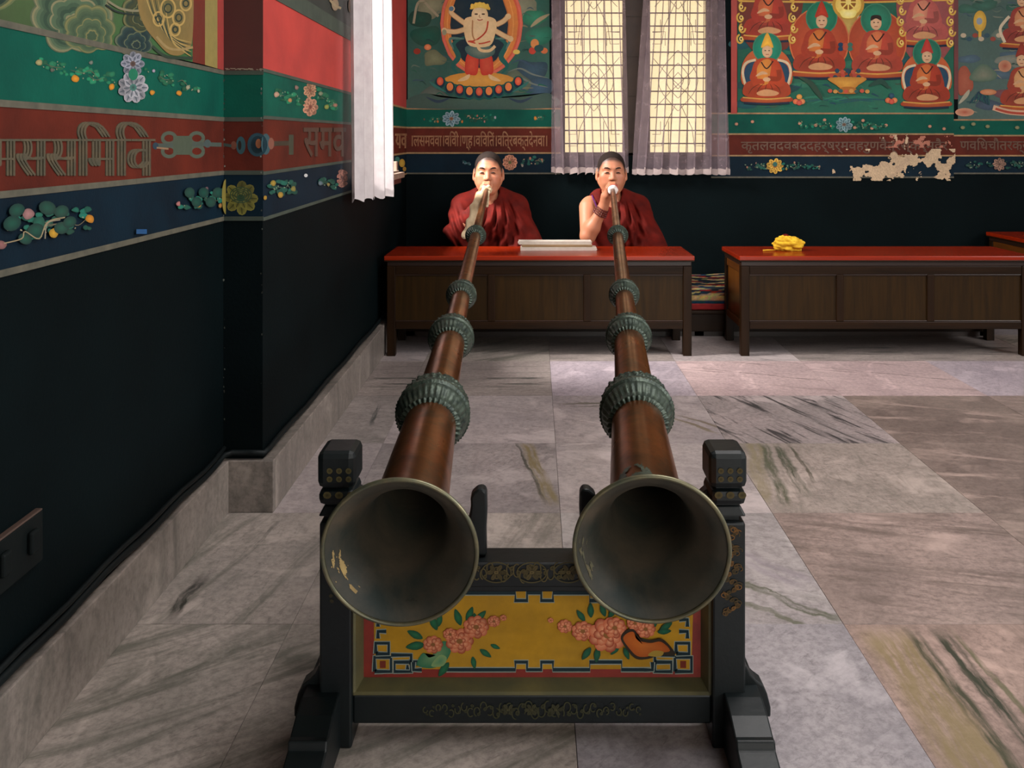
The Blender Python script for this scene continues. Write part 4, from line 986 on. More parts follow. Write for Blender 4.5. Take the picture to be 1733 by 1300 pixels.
# worn plaster on the right lettered band
P = Paint(mp_back, 0.0004)
P.o = 0.0046
P.flakes(1408, 252, 1616, 306, 1.0, 0.465, (214, 184, 150), lambda u, v: 0.30 * abs(u - 0.62) ** 1.3 + 0.24 * abs(v - .62) - .03)
P.flakes(1488, 228, 1612, 300, 1.0, 0.51, (206, 176, 146), lambda u, v: 0.5 * abs(u - 0.22) + 0.25 * abs(v - .6) - .03)
P.flakes(1496, 230, 1612, 250, 1.0, 0.62, (190, 120, 100))
P.build('flaked_plaster', wall_back, label='cream plaster showing where the paint has flaked off')

lettering('lettering', '।लसमववा।विवी।ण्ह।विवितं।वित्रबक्तदेनवा।', mp_back, 697, 926, 222, 255, M['letter_tan'], wall_back, 0.002, 'tan relief lettering on the red band left of the window')
lettering('lettering', 'कृतलवदवबददहर्षर्मवहरुणवैत्रस्कर्मवैर', mp_back, 1254, 1604, 234, 260, M['letter_dim'], wall_back, 0.002, 'worn relief lettering on the red band right of the window')
lettering('lettering', 'णविधचौतरक्रंऊरमव', mp_back, 1624, 1790, 233, 260, M['letter_dim'], wall_back, 0.002)
lettering('lettering', 'यव', mp_w2, 668, 688, 226, 251, M['letter_tan'], wall_left, 0.002)
for sh in (-5, 0, 5):
    lettering('lettering', 'वमससिमिव', mp_w1, -62 + sh, 255 + sh, 206, 298, M['letter_grey'], wall_left, 0.0015 + sh * .00012, 'large grey relief lettering on the red band of the near left wall' if sh == 0 else None, 0.0, -0.018)
lettering('lettering', 'समव', mp_w2, 512, 584, 216, 266, plain('faint_relief_letters', (74, 50, 36), (62, 38, 28), 0.7, scale=40), wall_left, 0.002)
P = Paint(mp_w1)
for dx, c in ((285, (76, 84, 72)), (332, (76, 86, 74))):
    P.ring(dx, 234, 11, 9, 6, c); P.ring(dx, 256, 11, 9, 6, c)
P.stroke([(262, 246), (284, 246), (330, 244), (374, 245)], 7, (70, 80, 74)); P.rect(292, 230, 324, 262, (72, 82, 68)); P.ell(262, 247, 5, 6, (34, 56, 72)); P.ell(350, 243, 6, 7, (66, 80, 80)); P.stroke([(264, 250), (284, 252)], 3, (140, 110, 84), False)
P.build('painted_motif', wall_left, label='grey knotted dorje motif beside the large lettering')
P = Paint(mp_w2)
P.stroke([(447, 244), (470, 243), (494, 242)], 8, (60, 48, 38)); P.rect(488, 228, 496, 262, (62, 62, 50)); P.ell(449, 244, 8, 18, (44, 78, 88)); P.ell(458, 243, 5, 10, (130, 80, 66))
P.build('painted_motif', wall_left)

# ================================================================== FURNITURE
def low_table(name, x0, x1, yf, yb, ztop, zbot, cols, label, group, leg_w=0.042):
    t = thing(name, ((x0 + x1) / 2, (yf + yb) / 2, 0), label, 'table', group)
    ov = 0.014
    obox('table_top', (x0, x1, yf - ov, yb, ztop - .022, ztop), M['lacquer'], t, bevel=.004, origin=((x0 + x1) / 2, yf, ztop))
    obox('top_edge', (x0 + .001, x1 - .001, yf - ov + .001, yb - .001, ztop - .028, ztop - .021), M['wood_x'], t, bevel=.002)
    obox('cornice', (x0 + .012, x1 - .012, yf + .004, yb - .012, ztop - .052, ztop - .027), M['wood_dark'], t, bevel=.004)
    a, c = x0 + .012, x1 - .012
    zr = ztop - .052
    for lx in (a, c - leg_w):
        for ly in (yf, yb - leg_w - .012):
            obox('leg', (lx, lx + leg_w, ly, ly + leg_w, 0, zr), M['wood_z'], t, bevel=.003, origin=(lx, ly, 0))
    for nm, z0, z1 in (('top_rail', zr - .04, zr), ('bottom_rail', zbot, zbot + .036)):
        obox(nm, (a + leg_w, c - leg_w, yf + .003, yf + .03, z0, z1), M['wood_x'], t, bevel=.003, origin=(a, yf, z0))
        obox(nm, (a + leg_w, c - leg_w, yb - .045, yb - .018, z0, z1), M['wood_x'], t, bevel=.003)
        for lx in (a, c - leg_w):
            obox(nm, (lx + .004, lx + leg_w - .006, yf + leg_w, yb - leg_w - .012, z0, z1), wood_y, t, bevel=.003)
    zp0, zp1 = zbot + .036, zr - .04
    xs = [a + leg_w + (c - a - 2 * leg_w) * k / 3 for k in range(4)]
    for k in (1, 2):
        obox('stile', (xs[k] - .018, xs[k] + .018, yf + .003, yf + .028, zp0, zp1), M['wood_z'], t, bevel=.003, origin=(xs[k], yf, 0))
    for k in range(3):
        obox('front_panel', (xs[k] + (.018 if k else 0), xs[k + 1] - (.018 if k < 2 else 0), yf + .013, yf + .021, zp0 - .002, zp1 + .002), M['wood_panel'], t, origin=(xs[k], yf, k))
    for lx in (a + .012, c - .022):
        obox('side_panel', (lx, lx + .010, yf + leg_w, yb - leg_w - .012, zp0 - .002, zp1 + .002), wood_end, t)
    obox('back_panel', (a + leg_w, c - leg_w, yb - .035, yb - .026, zp0 - .002, zp1 + .002), M['wood_panel'], t)
    obox('bottom_board', (a + .02, c - .02, yf + .02, yb - .04, zbot + .008, zbot + .02), M['wood_x'], t)
    for z in (zp0, zp1 - .006):
        obox('bead_moulding', (a + leg_w, c - leg_w, yf + .006, yf + .014, z, z + .006), M['wood_dark'], t, bevel=.002)
    return t
wood_end = wood('lit_end_panel_wood', (104, 60, 13), (82, 44, 9), 'z', 0.34, 0.25)  # window light on the table ends put into a lighter wood colour
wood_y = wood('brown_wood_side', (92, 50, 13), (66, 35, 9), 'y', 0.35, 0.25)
low_table('low_table', -0.7365, 0.781, 4.498, 4.905, 0.492, 0.132, 3, 'low wooden table with red lacquered top in front of both monks', 'low tables')
low_table('low_table', 0.998, 2.44, 4.498, 4.905, 0.492, 0.132, 3, 'low wooden table holding the yellow cloth bundle', 'low tables')
low_table('low_table', 2.70, 4.1, 5.03, 5.50, 0.512, 0.14, 3, 'low wooden table against the wall at the right edge, only its corner in view', 'low tables')

# seat platform with carpet cushion behind the tables
pf = thing('seat_platform', (0.85, 5.2, 0), 'long low wooden seat platform behind the tables', 'platform')
obox('front_board', (-.72, 2.44, 4.935, 4.955, .03, .125), M['wood_x'], pf, bevel=.003)
obox('deck', (-.72, 2.46, 4.925, 5.49, .125, .145), M['wood_x'], pf, bevel=.004)
for x in (-.70, .86, 2.40):
    for y in (4.96, 5.42): obox('leg', (x, x + .055, y, y + .055, 0, .125), M['wood_z'], pf, bevel=.003)
fl = obox('floor_strip', (-.70, 2.43, 4.96, 4.98, .0, .03), M['wood_dark'], pf)
def carpet(name, x0, x1, y0, y1, z0, z1, label, pal, seed):
    r = thing(name, ((x0 + x1) / 2, (y0 + y1) / 2, z0), label, 'cushion', 'carpet cushions on the platform')
    lr = np.random.default_rng(seed)
    nx, ny = 120, 44
    P_, C_ = [], []
    for j in range(ny + 1):
        v = j / ny; row = []
        for i in range(nx + 1):
            u = i / nx
            a = min(v * 3.2, 1.0)
            y = y0 + .0 + (y1 - y0) * max(0, (v - .3)) / .7 + .012 * math.sin(a * PI)* -1
            z = z0 + .028 + (z1 - z0 - .028) * math.sin(a * PI / 2) + .004 * math.sin(9 * u * 3) * a
            row.append((x0 + (x1 - x0) * u, y, z))
            k = (math.floor(u * 30) + math.floor(v * 14)) % 5
            w = abs(math.sin(u * 34 + 3 * math.sin(v * 16))) * abs(math.cos(v * 22))
            c = pal[0] if v < .06 else pal[1] if v < .12 else (pal[2] if w > .62 else pal[3] if w > .38 else pal[4] if k == 2 else pal[5])
            C_.append(lin(tuple(q * lr.uniform(.8, 1.1) for q in c)))
        P_.append(row)
    me = bpy.data.meshes.new('carpet_top')
    vs = [p for rr in P_ for p in rr]; W_ = nx + 1
    fs = [(j * W_ + i, j * W_ + i + 1, (j + 1) * W_ + i + 1, (j + 1) * W_ + i) for j in range(ny) for i in range(nx)]
    me.from_pydata([tuple(Vector(p) - Vector(r['_wo'])) for p in vs], [], fs); me.update()
    at = me.color_attributes.new('Col', 'FLOAT_COLOR', 'POINT'); at.data.foreach_set('color', np.array(C_, np.float32).ravel())
    me.polygons.foreach_set('use_smooth', [True] * len(me.polygons))
    link('carpet_top', me, M['carpet'], r)
    obox('red_edge', (x0, x1, y0 - .006, y1, z0, z0 + .036), M['cushion_red'], r, bevel=.008)
    obox('padding', (x0 + .006, x1 - .006, y0 + .02, y1 - .002, z0 + .03, z1 - .008), M['cushion_red'], r, bevel=.01)
    return r
pal = [(30, 62, 82), (196, 170, 112), (196, 172, 118), (24, 62, 84), (150, 44, 36), (40, 44, 52)]
carpet('carpet_cushion', -.70, .64, 4.94, 5.48, .146, .262, 'patterned carpet cushion under the two monks', pal, 3)
carpet('carpet_cushion', .655, 2.44, 4.94, 5.48, .146, .262, 'patterned carpet cushion showing in the gap between the tables', pal, 4)

# ---- loose-leaf books on the left table
def pecha(z, x0, x1, y0, y1, n, label, skew):
    t = thing('loose_leaf_book', ((x0 + x1) / 2, (y0 + y1) / 2, z), label, 'book', 'loose-leaf books on the left table')
    for k in range(n):
        d = random.uniform(-.003, .003)
        MB().hexa([(x0 + d, y0, z + k * .0033), (x1 + d, y0 + skew, z + k * .0033), (x1 + d, y1 + skew, z + k * .0033), (x0 + d, y1, z + k * .0033),
                   (x0 + d, y0, z + k * .0033 + .003), (x1 + d, y0 + skew, z + k * .0033 + .003), (x1 + d, y1 + skew, z + k * .0033 + .003), (x0 + d, y1, z + k * .0033 + .003)]).build('leaf_bundle', M['paper'], t)
    return t
pecha(.4925, -.072, .318, 4.70, 4.79, 5, 'lower white loose-leaf book lying on the red tabletop', .004)
tc = obox('book_cloth', (-.066, .296, 4.715, 4.80, .5095, .5205), M['tanpaper'], None, bevel=.003)
tag(tc, 'tan wrapped page block between the two white books', 'book')
pecha(.521, -.084, .292, 4.73, 4.81, 5, 'upper white loose-leaf book on top of the stack', -.003)

# ================================================================== CURTAINS
def curtain(name, top, bot, z1, z0, nf, amp, mat, label, hem=True, seed=0, taper=1.0, nrm=None, lap=0.5, cat='curtain', group=None):
    """top/bot: ((x,y),(x,y)) plan lines at rod and hem; nf folds of depth amp"""
    r = thing(name, (bot[0][0], bot[0][1], z0), label, cat, group)
    lr = random.Random(seed); nu, nv = nf * 14, 34
    ph = [lr.uniform(-.6, .6) for _ in range(nf + 2)]
    def row(v):
        L = [tuple(top[k][d] * (1 - v) + bot[k][d] * v for d in (0, 1)) for k in (0, 1)]
        dx, dy = L[1][0] - L[0][0], L[1][1] - L[0][1]; l = math.hypot(dx, dy)
        nx_, ny_ = (-dy / l, dx / l) if nrm is None else nrm
        out = []
        for i in range(nu + 1):
            u = i / nu; k = u * nf; p = 2 * PI * k + ph[int(k)] * .6 * math.sin(PI * (k % 1)) + .5 * math.sin(v * 2.2 + seed)
            A = amp * (.75 + .35 * math.sin(u * 7 + seed)) * (1 - .25 * v)
            uu = u + lap / nf * math.sin(2 * p) * .30
            out.append((L[0][0] + dx * uu + nx_ * A * math.sin(p), L[0][1] + dy * uu + ny_ * A * math.sin(p)))
        return out
    P_ = []
    for j in range(nv + 1):
        v = j / nv; pts = row(v)
        zz = z1 + (z0 - z1) * v
        P_.append([(p[0], p[1], zz + (.006 * math.sin(i * .9 + seed) * v if j == nv else 0)) for i, p in enumerate(pts)])
    MB().grid(P_).build('cloth_panel', mat, r, smooth=True)
    if hem:
        e = P_[-1]; h = MB()
        P2 = [[(p[0], p[1], p[2] + .022 + .003 * math.sin(i * 1.9)) for i, p in enumerate(e)], [(p[0] + .0008, p[1] - .0008, p[2] + .010) for p in e], [(p[0], p[1], p[2] - .008 - .006 * abs(math.sin(i * .55))) for i, p in enumerate(e)]]
        h.grid(P2).build('lace_hem', M['hem'] if mat is M['curtain_sheer'] else M['curtain_white'], r, smooth=True)
    return r
def bpt(px, Y): return ((px - VX) * Y / FPX, Y)
YC = 5.475
curtain('curtain', (bpt(928, YC), bpt(1050, YC)), (bpt(933, YC), bpt(1064, YC)), 2.5, .872, 5, .020, M['curtain_sheer'], 'sheer lilac curtain over the left casement of the back window', True, 1, group='sheer curtains of the back window')
curtain('curtain', (bpt(1104, YC), bpt(1226, YC)), (bpt(1070, YC), bpt(1236, YC)), 2.5, .870, 6, .021, M['curtain_sheer'], 'sheer lilac curtain over the right casement of the back window', True, 4, group='sheer curtains of the back window')
rod = MB().tube([(.02, YC, 2.51), (1.25, YC, 2.51)], .011, 8).build('curtain_rod', M['window_dark'], w2)
for x in (.06, 1.2): obox('bracket', (x, x + .02, YC - .01, YB, 2.5, 2.52), M['window_dark'], rod)
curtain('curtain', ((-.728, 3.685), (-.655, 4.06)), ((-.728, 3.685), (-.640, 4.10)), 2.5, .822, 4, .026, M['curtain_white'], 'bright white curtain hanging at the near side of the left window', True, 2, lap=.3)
curtain('curtain', ((-.742, 4.25), (-.722, 4.52)), ((-.742, 4.32), (-.716, 4.62)), 2.5, .958, 3, .018, M['curtain_shade'], 'shaded white curtain at the far side of the left window', False, 3, lap=.3)
rod = MB().tube([(-.715, 3.6, 2.51), (-.715, 5.0, 2.51)], .011, 8).build('curtain_rod', M['window_dark'], w1)
for y in (3.62, 4.97): obox('bracket', (X2, -.705, y, y + .02, 2.5, 2.52), M['window_dark'], rod)

# ---- switch board on the near left wall
sw = thing('switch_board', (X1, 1.53, .30), 'dark painted switch board low on the near left wall', 'switch')
obox('back_plate', (X1, X1 + .012, 1.30, 1.638, .305, .395), M['switch'], sw, bevel=.003)
obox('top_ledge', (X1, X1 + .013, 1.30, 1.635, .395, .399), plain('worn_ledge_edge', (84, 62, 52), (40, 34, 30), .6), sw, bevel=.002)
obox('rocker', (X1 + .012, X1 + .022, 1.585, 1.61, .335, .375), M['switch'], sw, bevel=.004)
obox('rocker', (X1 + .012, X1 + .022, 1.50, 1.525, .335, .375), M['switch'], sw, bevel=.004)
for z in (.32, .36): MB().tube([(X1 + .012, 1.43, z), (X1 + .016, 1.43, z)], .006, 10).build('socket_hole', M['cable'], sw)

# ================================================================== HORNS
def frame_of(A, B):
    d = (Vector(B) - Vector(A)).normalized(); u = Vector((1, 0, 0)); u = (u - d * u.dot(d)).normalized(); w = u.cross(d) * -1
    if w.z < 0: w = -w
    return d, u, w
def lathe(Bp, d, u, w, prof, n=64, ripple=None):
    P_ = []
    for s, r in prof:
        row = []
        for k in range(n):
            a = 2 * PI * k / n
            ss, rr = (s, r) if ripple is None else ripple(s, r, a)
            c = Vector(Bp) + d * ss
            row.append(c + (u * math.cos(a) + w * math.sin(a)) * rr)
        P_.append(row)
    return MB().grid(P_, closed_v=True)

def horn(Bp, Mp, label, seed, patch):
    lr = random.Random(seed)
    d, u, w = frame_of(Bp, Mp); L = (Vector(Mp) - Vector(Bp)).length
    t = thing('long_horn', tuple(Bp), label, 'horn', 'long ceremonial copper horns')
    k = L / 3.50
    sA, sB_, sC, sD = 0.545 * k, 1.05 * k, 1.46 * k, 2.32 * k
    # outer bell and five telescoping tubes
    lathe(Bp, d, u, w, [(.004, .1255), (.010, .117), (.02, .106), (.035, .099), (.055, .085), (.08, .0755), (.12, .0690), (.16, .0665), (.2, .0650), (.32, .0615), (sA - .02, .0550)]).build('bell', M['copper'], t, smooth=True)
    lathe(Bp, d, u, w, [(sA - .03, .0500), (sA + .2, .045), (sB_ + .01, .0395)], 48).build('tube_section', M['copper'], t, smooth=True)
    lathe(Bp, d, u, w, [(sB_ - .01, .0330), (sC + .01, .0285)], 40).build('tube_section', M['copper'], t, smooth=True)
    lathe(Bp, d, u, w, [(sC - .01, .0265), (sD + .01, .0215)], 36).build('tube_section', M['copper'], t, smooth=True)
    lathe(Bp, d, u, w, [(sD - .01, .0190), (L - .10, .0125), (L - .05, .0115)], 28).build('tube_section', M['copper'], t, smooth=True)
    lathe(Bp, d, u, w, [(L - .06, .0095), (L - .04, .012), (L - .02, .0115), (L - .006, .018), (L, .0185), (L, .0145), (L - .012, .006)], 24).build('mouthpiece', M['rim'], t, smooth=True)
    # rolled rim and tarnished lining
    rim = [(.0035 + .0040 * math.cos(q), .1262 + .0038 * math.sin(q)) for q in [2 * PI * i / 10 for i in range(11)]]
    lathe(Bp, d, u, w, rim, 96).build('rim', M['rim'], t, smooth=True)
    lin_prof = [(.004, .1225), (.012, .113), (.022, .103), (.037, .096), (.057, .082), (.082, .0725), (.122, .0660), (.16, .0635), (.2, .0620), (.32, .0585), (sA - .03, .049), (sA + .3, .040), (sB_, .036), (sB_ + .01, .001)]
    lathe(Bp, d, u, w, lin_prof, 72).build('bell_lining', M['lining'], t, smooth=True)
    # embossed collars: knobbly leaf band, twisted wire, fluted skirt with a scalloped lip
    for s0, R, ln, rt, nfl in ((sA, .0790, .125, .053, 34), (sB_, .0610, .098, .0385, 30), (sC, .0470, .078, .028, 26), (sD, .0415, .055, .0205, 22)):
        def ripple(s, r, a, s0=s0, R=R, ln=ln, nfl=nfl):
            q = (s - s0) / ln
            if q > .10:      # leafy half
                e = .032 * R * (math.sin(13 * a + 30 * q) * math.sin(40 * q + 3 * math.cos(9 * a)) + .8 * math.sin(23 * a - 26 * q) * math.cos(7 * a + 18 * q) + .5 * math.sin(31 * a + 44 * q))
                e *= max(0, min(1, (q - .10) * 9)) * max(0, min(1, (.62 - q) * 9))
                return s, r + e
            if q < -.06:     # fluted skirt
                f = abs(math.sin(nfl * a / 2)); m = max(0, min(1, (-.06 - q) * 10))
                return s - (0 if q > -.35 else ln * .05 * f), r + .045 * R * (f - .5) * m + .012 * R * math.sin(60 * q) * m
            return s, r + .02 * R * math.sin(60 * a)
        prof = [(s0 - .48 * ln, rt), (s0 - .46 * ln, rt + .5 * (R - rt)), (s0 - .40 * ln, R * .76), (s0 - .30 * ln, R * .84), (s0 - .18 * ln, R * .92), (s0 - .09 * ln, R * .99), (s0 - .05 * ln, R * .97), (s0 - .03 * ln, R * 1.05),
                (s0 + .03 * ln, R * 1.05), (s0 + .06 * ln, R * .97)] + [(s0 + ln * qq, R * (1.0 - .10 * ((qq - .12) / .4) ** 2)) for qq in [.12 + .02 * z_ for z_ in range(21)]] + [(s0 + .58 * ln, rt + .25 * (R - rt)), (s0 + .60 * ln, rt)]
        lathe(Bp, d, u, w, prof, 132, ripple).build('collar_ring', M['patina'], t, smooth=True)
    # corroded patches
    for (nm, mt, s_lo, s_hi, a_lo, a_hi, thr, rr) in patch:
        nx, ny = 60, 26; nz = fbm2(nx + 1, ny + 1, 5); b = MB()
        for j in range(ny):
            for i in range(nx):
                uu, vv = i / nx, j / ny
                if nz[j, i] < thr + .5 * abs(uu - .5) ** 2 * 2 + .35 * abs(vv - .35): continue
                q = []
                for (di, dj) in ((0, 0), (1, 0), (1, 1), (0, 1)):
                    s = s_lo + (s_hi - s_lo) * (j + dj) / ny; a = a_lo + (a_hi - a_lo) * (i + di) / nx
                    r = float(np.interp(s, [p[0] for p in rr[0]], [p[1] for p in rr[0]])) + rr[1]
                    q.append(Vector(Bp) + d * s + (u * math.cos(a) + w * math.sin(a)) * r)
                b.add(q, [(0, 1, 2, 3)])
        if b.f: b.build(nm, mt, t, smooth=True)
    return t
outer = [(.004, .1255), (.010, .117), (.02, .106), (.035, .099), (.055, .085), (.08, .0755), (.12, .0690), (.16, .0665), (.2, .0650), (.32, .0615)]
inner = [(.004, .1225), (.012, .113), (.022, .103), (.037, .096), (.057, .082), (.082, .0725), (.122, .0660), (.16, .0635), (.2, .0620)]
BL, ML = Vector((-.221, 1.50, .377)), Vector((-.256, 4.965, .808))
BRt, MR = Vector((.191, 1.50, .382)), Vector((.420, 4.965, .806))
horn(BL, ML, 'long copper horn played by the monk on the left, pale corrosion inside its rim', 1,
     [('corrosion', M['corrosion'], .006, .03, 2.75, 3.95, .40, (inner, -.0015)), ('corrosion', M['lining'], .01, .05, 4.4, 5.6, .62, (inner, -.0012))])
horn(BRt, MR, 'long copper horn played by the bare-armed monk on the right, verdigris patch behind its rim', 2,
     [('verdigris_patch', M['patina'], .012, .17, 1.35, 2.5, .36, (outer, .0018)), ('corrosion', M['rim'], .006, .02, 2.9, 3.7, .45, (inner, -.0015))])

# ================================================================== HORN STAND
st = thing('horn_stand', (0, 1.63, 0), 'black lacquered horn stand with a painted yellow flower panel', 'stand')
PL, PR = (-.3725, -.3165), (.3075, .3645)
YF, YK = 1.60, 1.663
obox('top_rail', (PL[1], PR[0], YF, YK, .273, .316), M['ebony'], st, bevel=.003)
obox('bottom_rail', (PL[1], PR[0], YF, YK, .036, .086), M['ebony'], st, bevel=.003)
zt, zb_, yp = .273, .086, 1.632
mw = .014
b = MB(); b.hexa([(PL[1], YF, zb_), (PR[0], YF, zb_), (PR[0], yp + .004, zb_), (PL[1], yp + .004, zb_), (PL[1] + .002, YF + .004, zb_ + .004), (PR[0] - .002, YF + .004, zb_ + .004), (PR[0] - mw, yp + .004, zb_ + mw), (PL[1] + mw, yp + .004, zb_ + mw)])
b.build('moulding', M['olive'], st)
b = MB(); b.hexa([(PL[1], YF + .002, zb_), (PL[1] + .004, YF + .004, zb_), (PL[1] + mw, yp + .004, zb_), (PL[1], yp + .004, zb_), (PL[1], YF + .002, zt), (PL[1] + .004, YF + .004, zt), (PL[1] + mw, yp + .004, zt), (PL[1], yp + .004, zt)])
b.build('moulding', M['olive'], st)
b = MB(); b.hexa([(PR[0] - .004, YF + .004, zb_), (PR[0], YF + .002, zb_), (PR[0], yp + .004, zb_), (PR[0] - mw, yp + .004, zb_), (PR[0] - .004, YF + .004, zt), (PR[0], YF + .002, zt), (PR[0], yp + .004, zt), (PR[0] - mw, yp + .004, zt)])
b.build('moulding', M['olive'], st)
obox('moulding', (PL[1], PR[0], YF + .006, yp + .004, zt - .010, zt), M['ebony'], st, bevel=.002)
pan = obox('painted_panel', (PL[1], PR[0], yp, yp + .012, zb_, zt), plain('red_panel_paint', (138, 40, 26), (112, 30, 20), .5, scale=20), st)
PX0, PX1 = PL, PR
for (xa, xb), sg in ((PL, -1), (PR, 1)):
    xc = (xa + xb) / 2
    obox('post', (xa, xb, 1.588, 1.672, .0, .391), M['ebony'], st, bevel=.004)
    f = obox('finial', (xc - .033, xc + .033, 1.590, 1.672, .448, .512), M['ebony'], st, bevel=.011)
    obox('finial_neck', (xc - .020, xc + .020, 1.602, 1.658, .389, .45), M['ebony'], f)
    b = MB(); b.hexa([(xc - .031, 1.592, .400), (xc + .031, 1.592, .400), (xc + .031, 1.668, .400), (xc - .031, 1.668, .400), (xc - .022, 1.600, .417), (xc + .022, 1.600, .417), (xc + .022, 1.660, .417), (xc - .022, 1.660, .417)])
    b.build('finial_flare', M['ebony'], f, bevel=.003)
    obox('finial_bead', (xc - .031, xc + .031, 1.590, 1.670, .419, .446), M['ebony'], f, bevel=.010, origin=None)
    # foot: long shoe running fore and aft, stepped at the toe
    prof = [(1.86, 0), (1.86, .035), (1.83, .055), (1.76, .075), (1.71, .098), (1.575, .098), (1.535, .091), (1.50, .078), (1.488, .079), (1.484, .066), (1.455, .058), (1.445, .060), (1.44, .048), (1.40, .042), (1.385, .030), (1.385, 0)]
    fx0, fx1 = (-.400, -.336) if sg < 0 else (.326, .390)
    MB().prism([(p[0], p[1]) for p in reversed(prof)], lambda a_, z_, t_: (t_, a_, z_), fx0, fx1).build('foot', M['ebony'], st, bevel=.003)
    pr = [(0, .135), (.008, .128), (.014, .115), (.024, .105), (.036, .096), (.044, .080), (.050, .056), (.050, .040), (.040, .040), (.034, .054), (0, .058)]
    xo = xa if sg < 0 else xb
    MB().prism([(xo + sg * p[0], p[1]) for p in pr], lambda a_, z_, t_: (a_, t_, z_), 1.612, 1.646).build('side_bracket', M['ebony'], st, bevel=.003)
for cx, nm in ((-.205, 0), (.200, 1)):
    R_ = .092; cz = .4105
    arc = [(cx + R_ * math.cos(a_), cz + R_ * math.sin(a_)) for a_ in [PI * 0.96 + (PI * 1.08) * i / 20 for i in range(21)]]
    left = [(cx - .120, .318), (cx - .119, .36), (cx - .121, .40), (cx - .120, .430), (cx - .114, .437), (cx - .104, .436), (cx - .095, .428)]
    rt = [(cx + .095, .428), (cx + .104, .436), (cx + .114, .437), (cx + .120, .430), (cx + .121, .40), (cx + .119, .36), (cx + .120, .318)]
    MB().prism(left + arc + rt, lambda a_, z_, t_: (a_, t_, z_), 1.622, 1.650).build('cradle', M['ebony'], st, bevel=.004)

# painted decoration of the stand
mpP = lambda px, py, o=0.0: mp_y(yp)(px, py, o)
class SP(Paint):
    pass
P = Paint(mpP)
YE = (166, 124, 30)
P.field([(632, 985), (1174, 985), (1170, 1132), (634, 1132)], 50, 16, lambda u, v, n: (160 + 50 * n, 118 + 40 * n, 22 + 16 * n))
NV, WH = (14, 40, 52), (148, 160, 150)
def fret(pts):
    P.stroke(pts, 9.5, WH, False); P.stroke(pts, 6.0, NV, False)
def comb(y, up, flip):
    s = -1 if up else 1
    pts = [(664, y), (704, y), (704, y + s * 2)]
    xs = [(690, 0), (690, 1), (752, 1), (752, 0), (806, 0), (872, 0), (872, 1), (892, 1), (892, 0), (916, 0), (916, 1), (936, 1), (936, 0), (998, 0), (998, 1), (1052, 1), (1052, 0), (1100, 0)]
    return [(x, y - (13 * k if up else -13 * k)) for x, k in xs]
fret(comb(1133, True, 0)); fret(comb(1003, False, 0))
for x0, x1 in ((634, 662), (1142, 1170)):
    fret([(x0, 1136), (x1, 1136), (x1, 1112), (x0, 1112), (x0, 1136)])
    fret([(x0 + 2, 1106), (x1 - 4, 1106), (x1 - 4, 1088), (x0 + 2, 1088), (x0 + 2, 1106)])
    P.rect(x0 + 9, 1118, x1 - 9, 1130, (120, 40, 28))
for sx, a, bq in ((1, 662, 700), (-1, 1142, 1104)):
    fret([(a, 1108), (bq - 4 * sx, 1108), (bq - 4 * sx, 1136), (a + 6 * sx, 1136), (a + 6 * sx, 1120), (bq - 4 * sx, 1120)])
    fret([(bq, 1120), (bq, 1133), (a + (52 if sx > 0 else -52) * 1, 1133)])
for x in (640, 1163):
    for y in (1080, 1060, 1038, 1014):
        fret([(x, y), (x, y - 12), (x + (14 if x < 900 else -14), y - 12)])
# peonies left and right
PK1, PK2, PK3 = (206, 104, 70), (240, 168, 126), (160, 56, 34)
def peony(cx, cy, r, n=3):
    for k in range(n):
        m = 9 - 2 * k; rr = r * (1 - .28 * k)
        for i in range(m):
            t = 2 * PI * i / m + k * .5
            P.ell(cx + rr * .6 * math.cos(t), cy + rr * .5 * math.sin(t), rr * .42, rr * .36, PK1 if (i + k) % 2 else PK3, PK2, t, 10)
    P.ell(cx, cy, r * .22, r * .18, (146, 96, 50))
def leaf(x, y, l, a, c=(22, 78, 52)):
    P.blob([(x, y), (x + l * .5 * math.cos(a - .45), y + l * .5 * math.sin(a - .45)), (x + l * math.cos(a), y + l * math.sin(a)), (x + l * .5 * math.cos(a + .45), y + l * .5 * math.sin(a + .45))], c, tuple(min(255, v * 1.5) for v in c), 3)
for x, y, l, a in ((720, 1090, 34, 3.0), (716, 1080, 30, 3.6), (740, 1066, 30, -2.0), (780, 1058, 30, -1.9), (790, 1052, 28, -1.2), (806, 1050, 24, -.8), (812, 1098, 24, .6), (800, 1110, 22, 1.4), (730, 1110, 30, 2.6), (760, 1120, 30, 2.2), (830, 1090, 18, .4), (742, 1060, 24, -1.4), (806, 1060, 24, -1.7)): leaf(x, y, l, a)
P.blob([(706, 1124), (716, 1104), (728, 1112), (742, 1092), (752, 1084), (764, 1092), (760, 1110), (748, 1124), (728, 1130)], (46, 116, 84), (120, 160, 110))
P.blob([(730, 1126), (744, 1108), (756, 1112), (750, 1126)], (140, 170, 110), (90, 150, 110))
peony(733, 1090, 17, 2); peony(778, 1084, 24); peony(806, 1060, 22); peony(762, 1072, 12, 2); peony(836, 1050, 11, 2); peony(852, 1044, 6, 1)
for x, y, l, a in ((990, 1050, 24, -2.2), (1000, 1044, 26, -1.6), (1024, 1042, 24, -1.9), (1030, 1044, 24, -1.0), (1000, 1094, 26, 2.2), (1012, 1094, 26, 1.7), (1048, 1090, 22, 2.3), (1056, 1094, 22, 1.2), (1116, 1066, 26, -.6), (1112, 1068, 24, -.1), (1108, 1060, 20, -1.6), (1070, 1094, 20, 1.0)): leaf(x, y, l, a, (20, 70, 50))
peony(932, 1048, 5, 1); peony(956, 1058, 13, 2); peony(986, 1066, 19); peony(1028, 1072, 33); peony(1040, 1060, 20, 2); peony(1092, 1062, 17, 2); peony(1074, 1052, 14, 2)
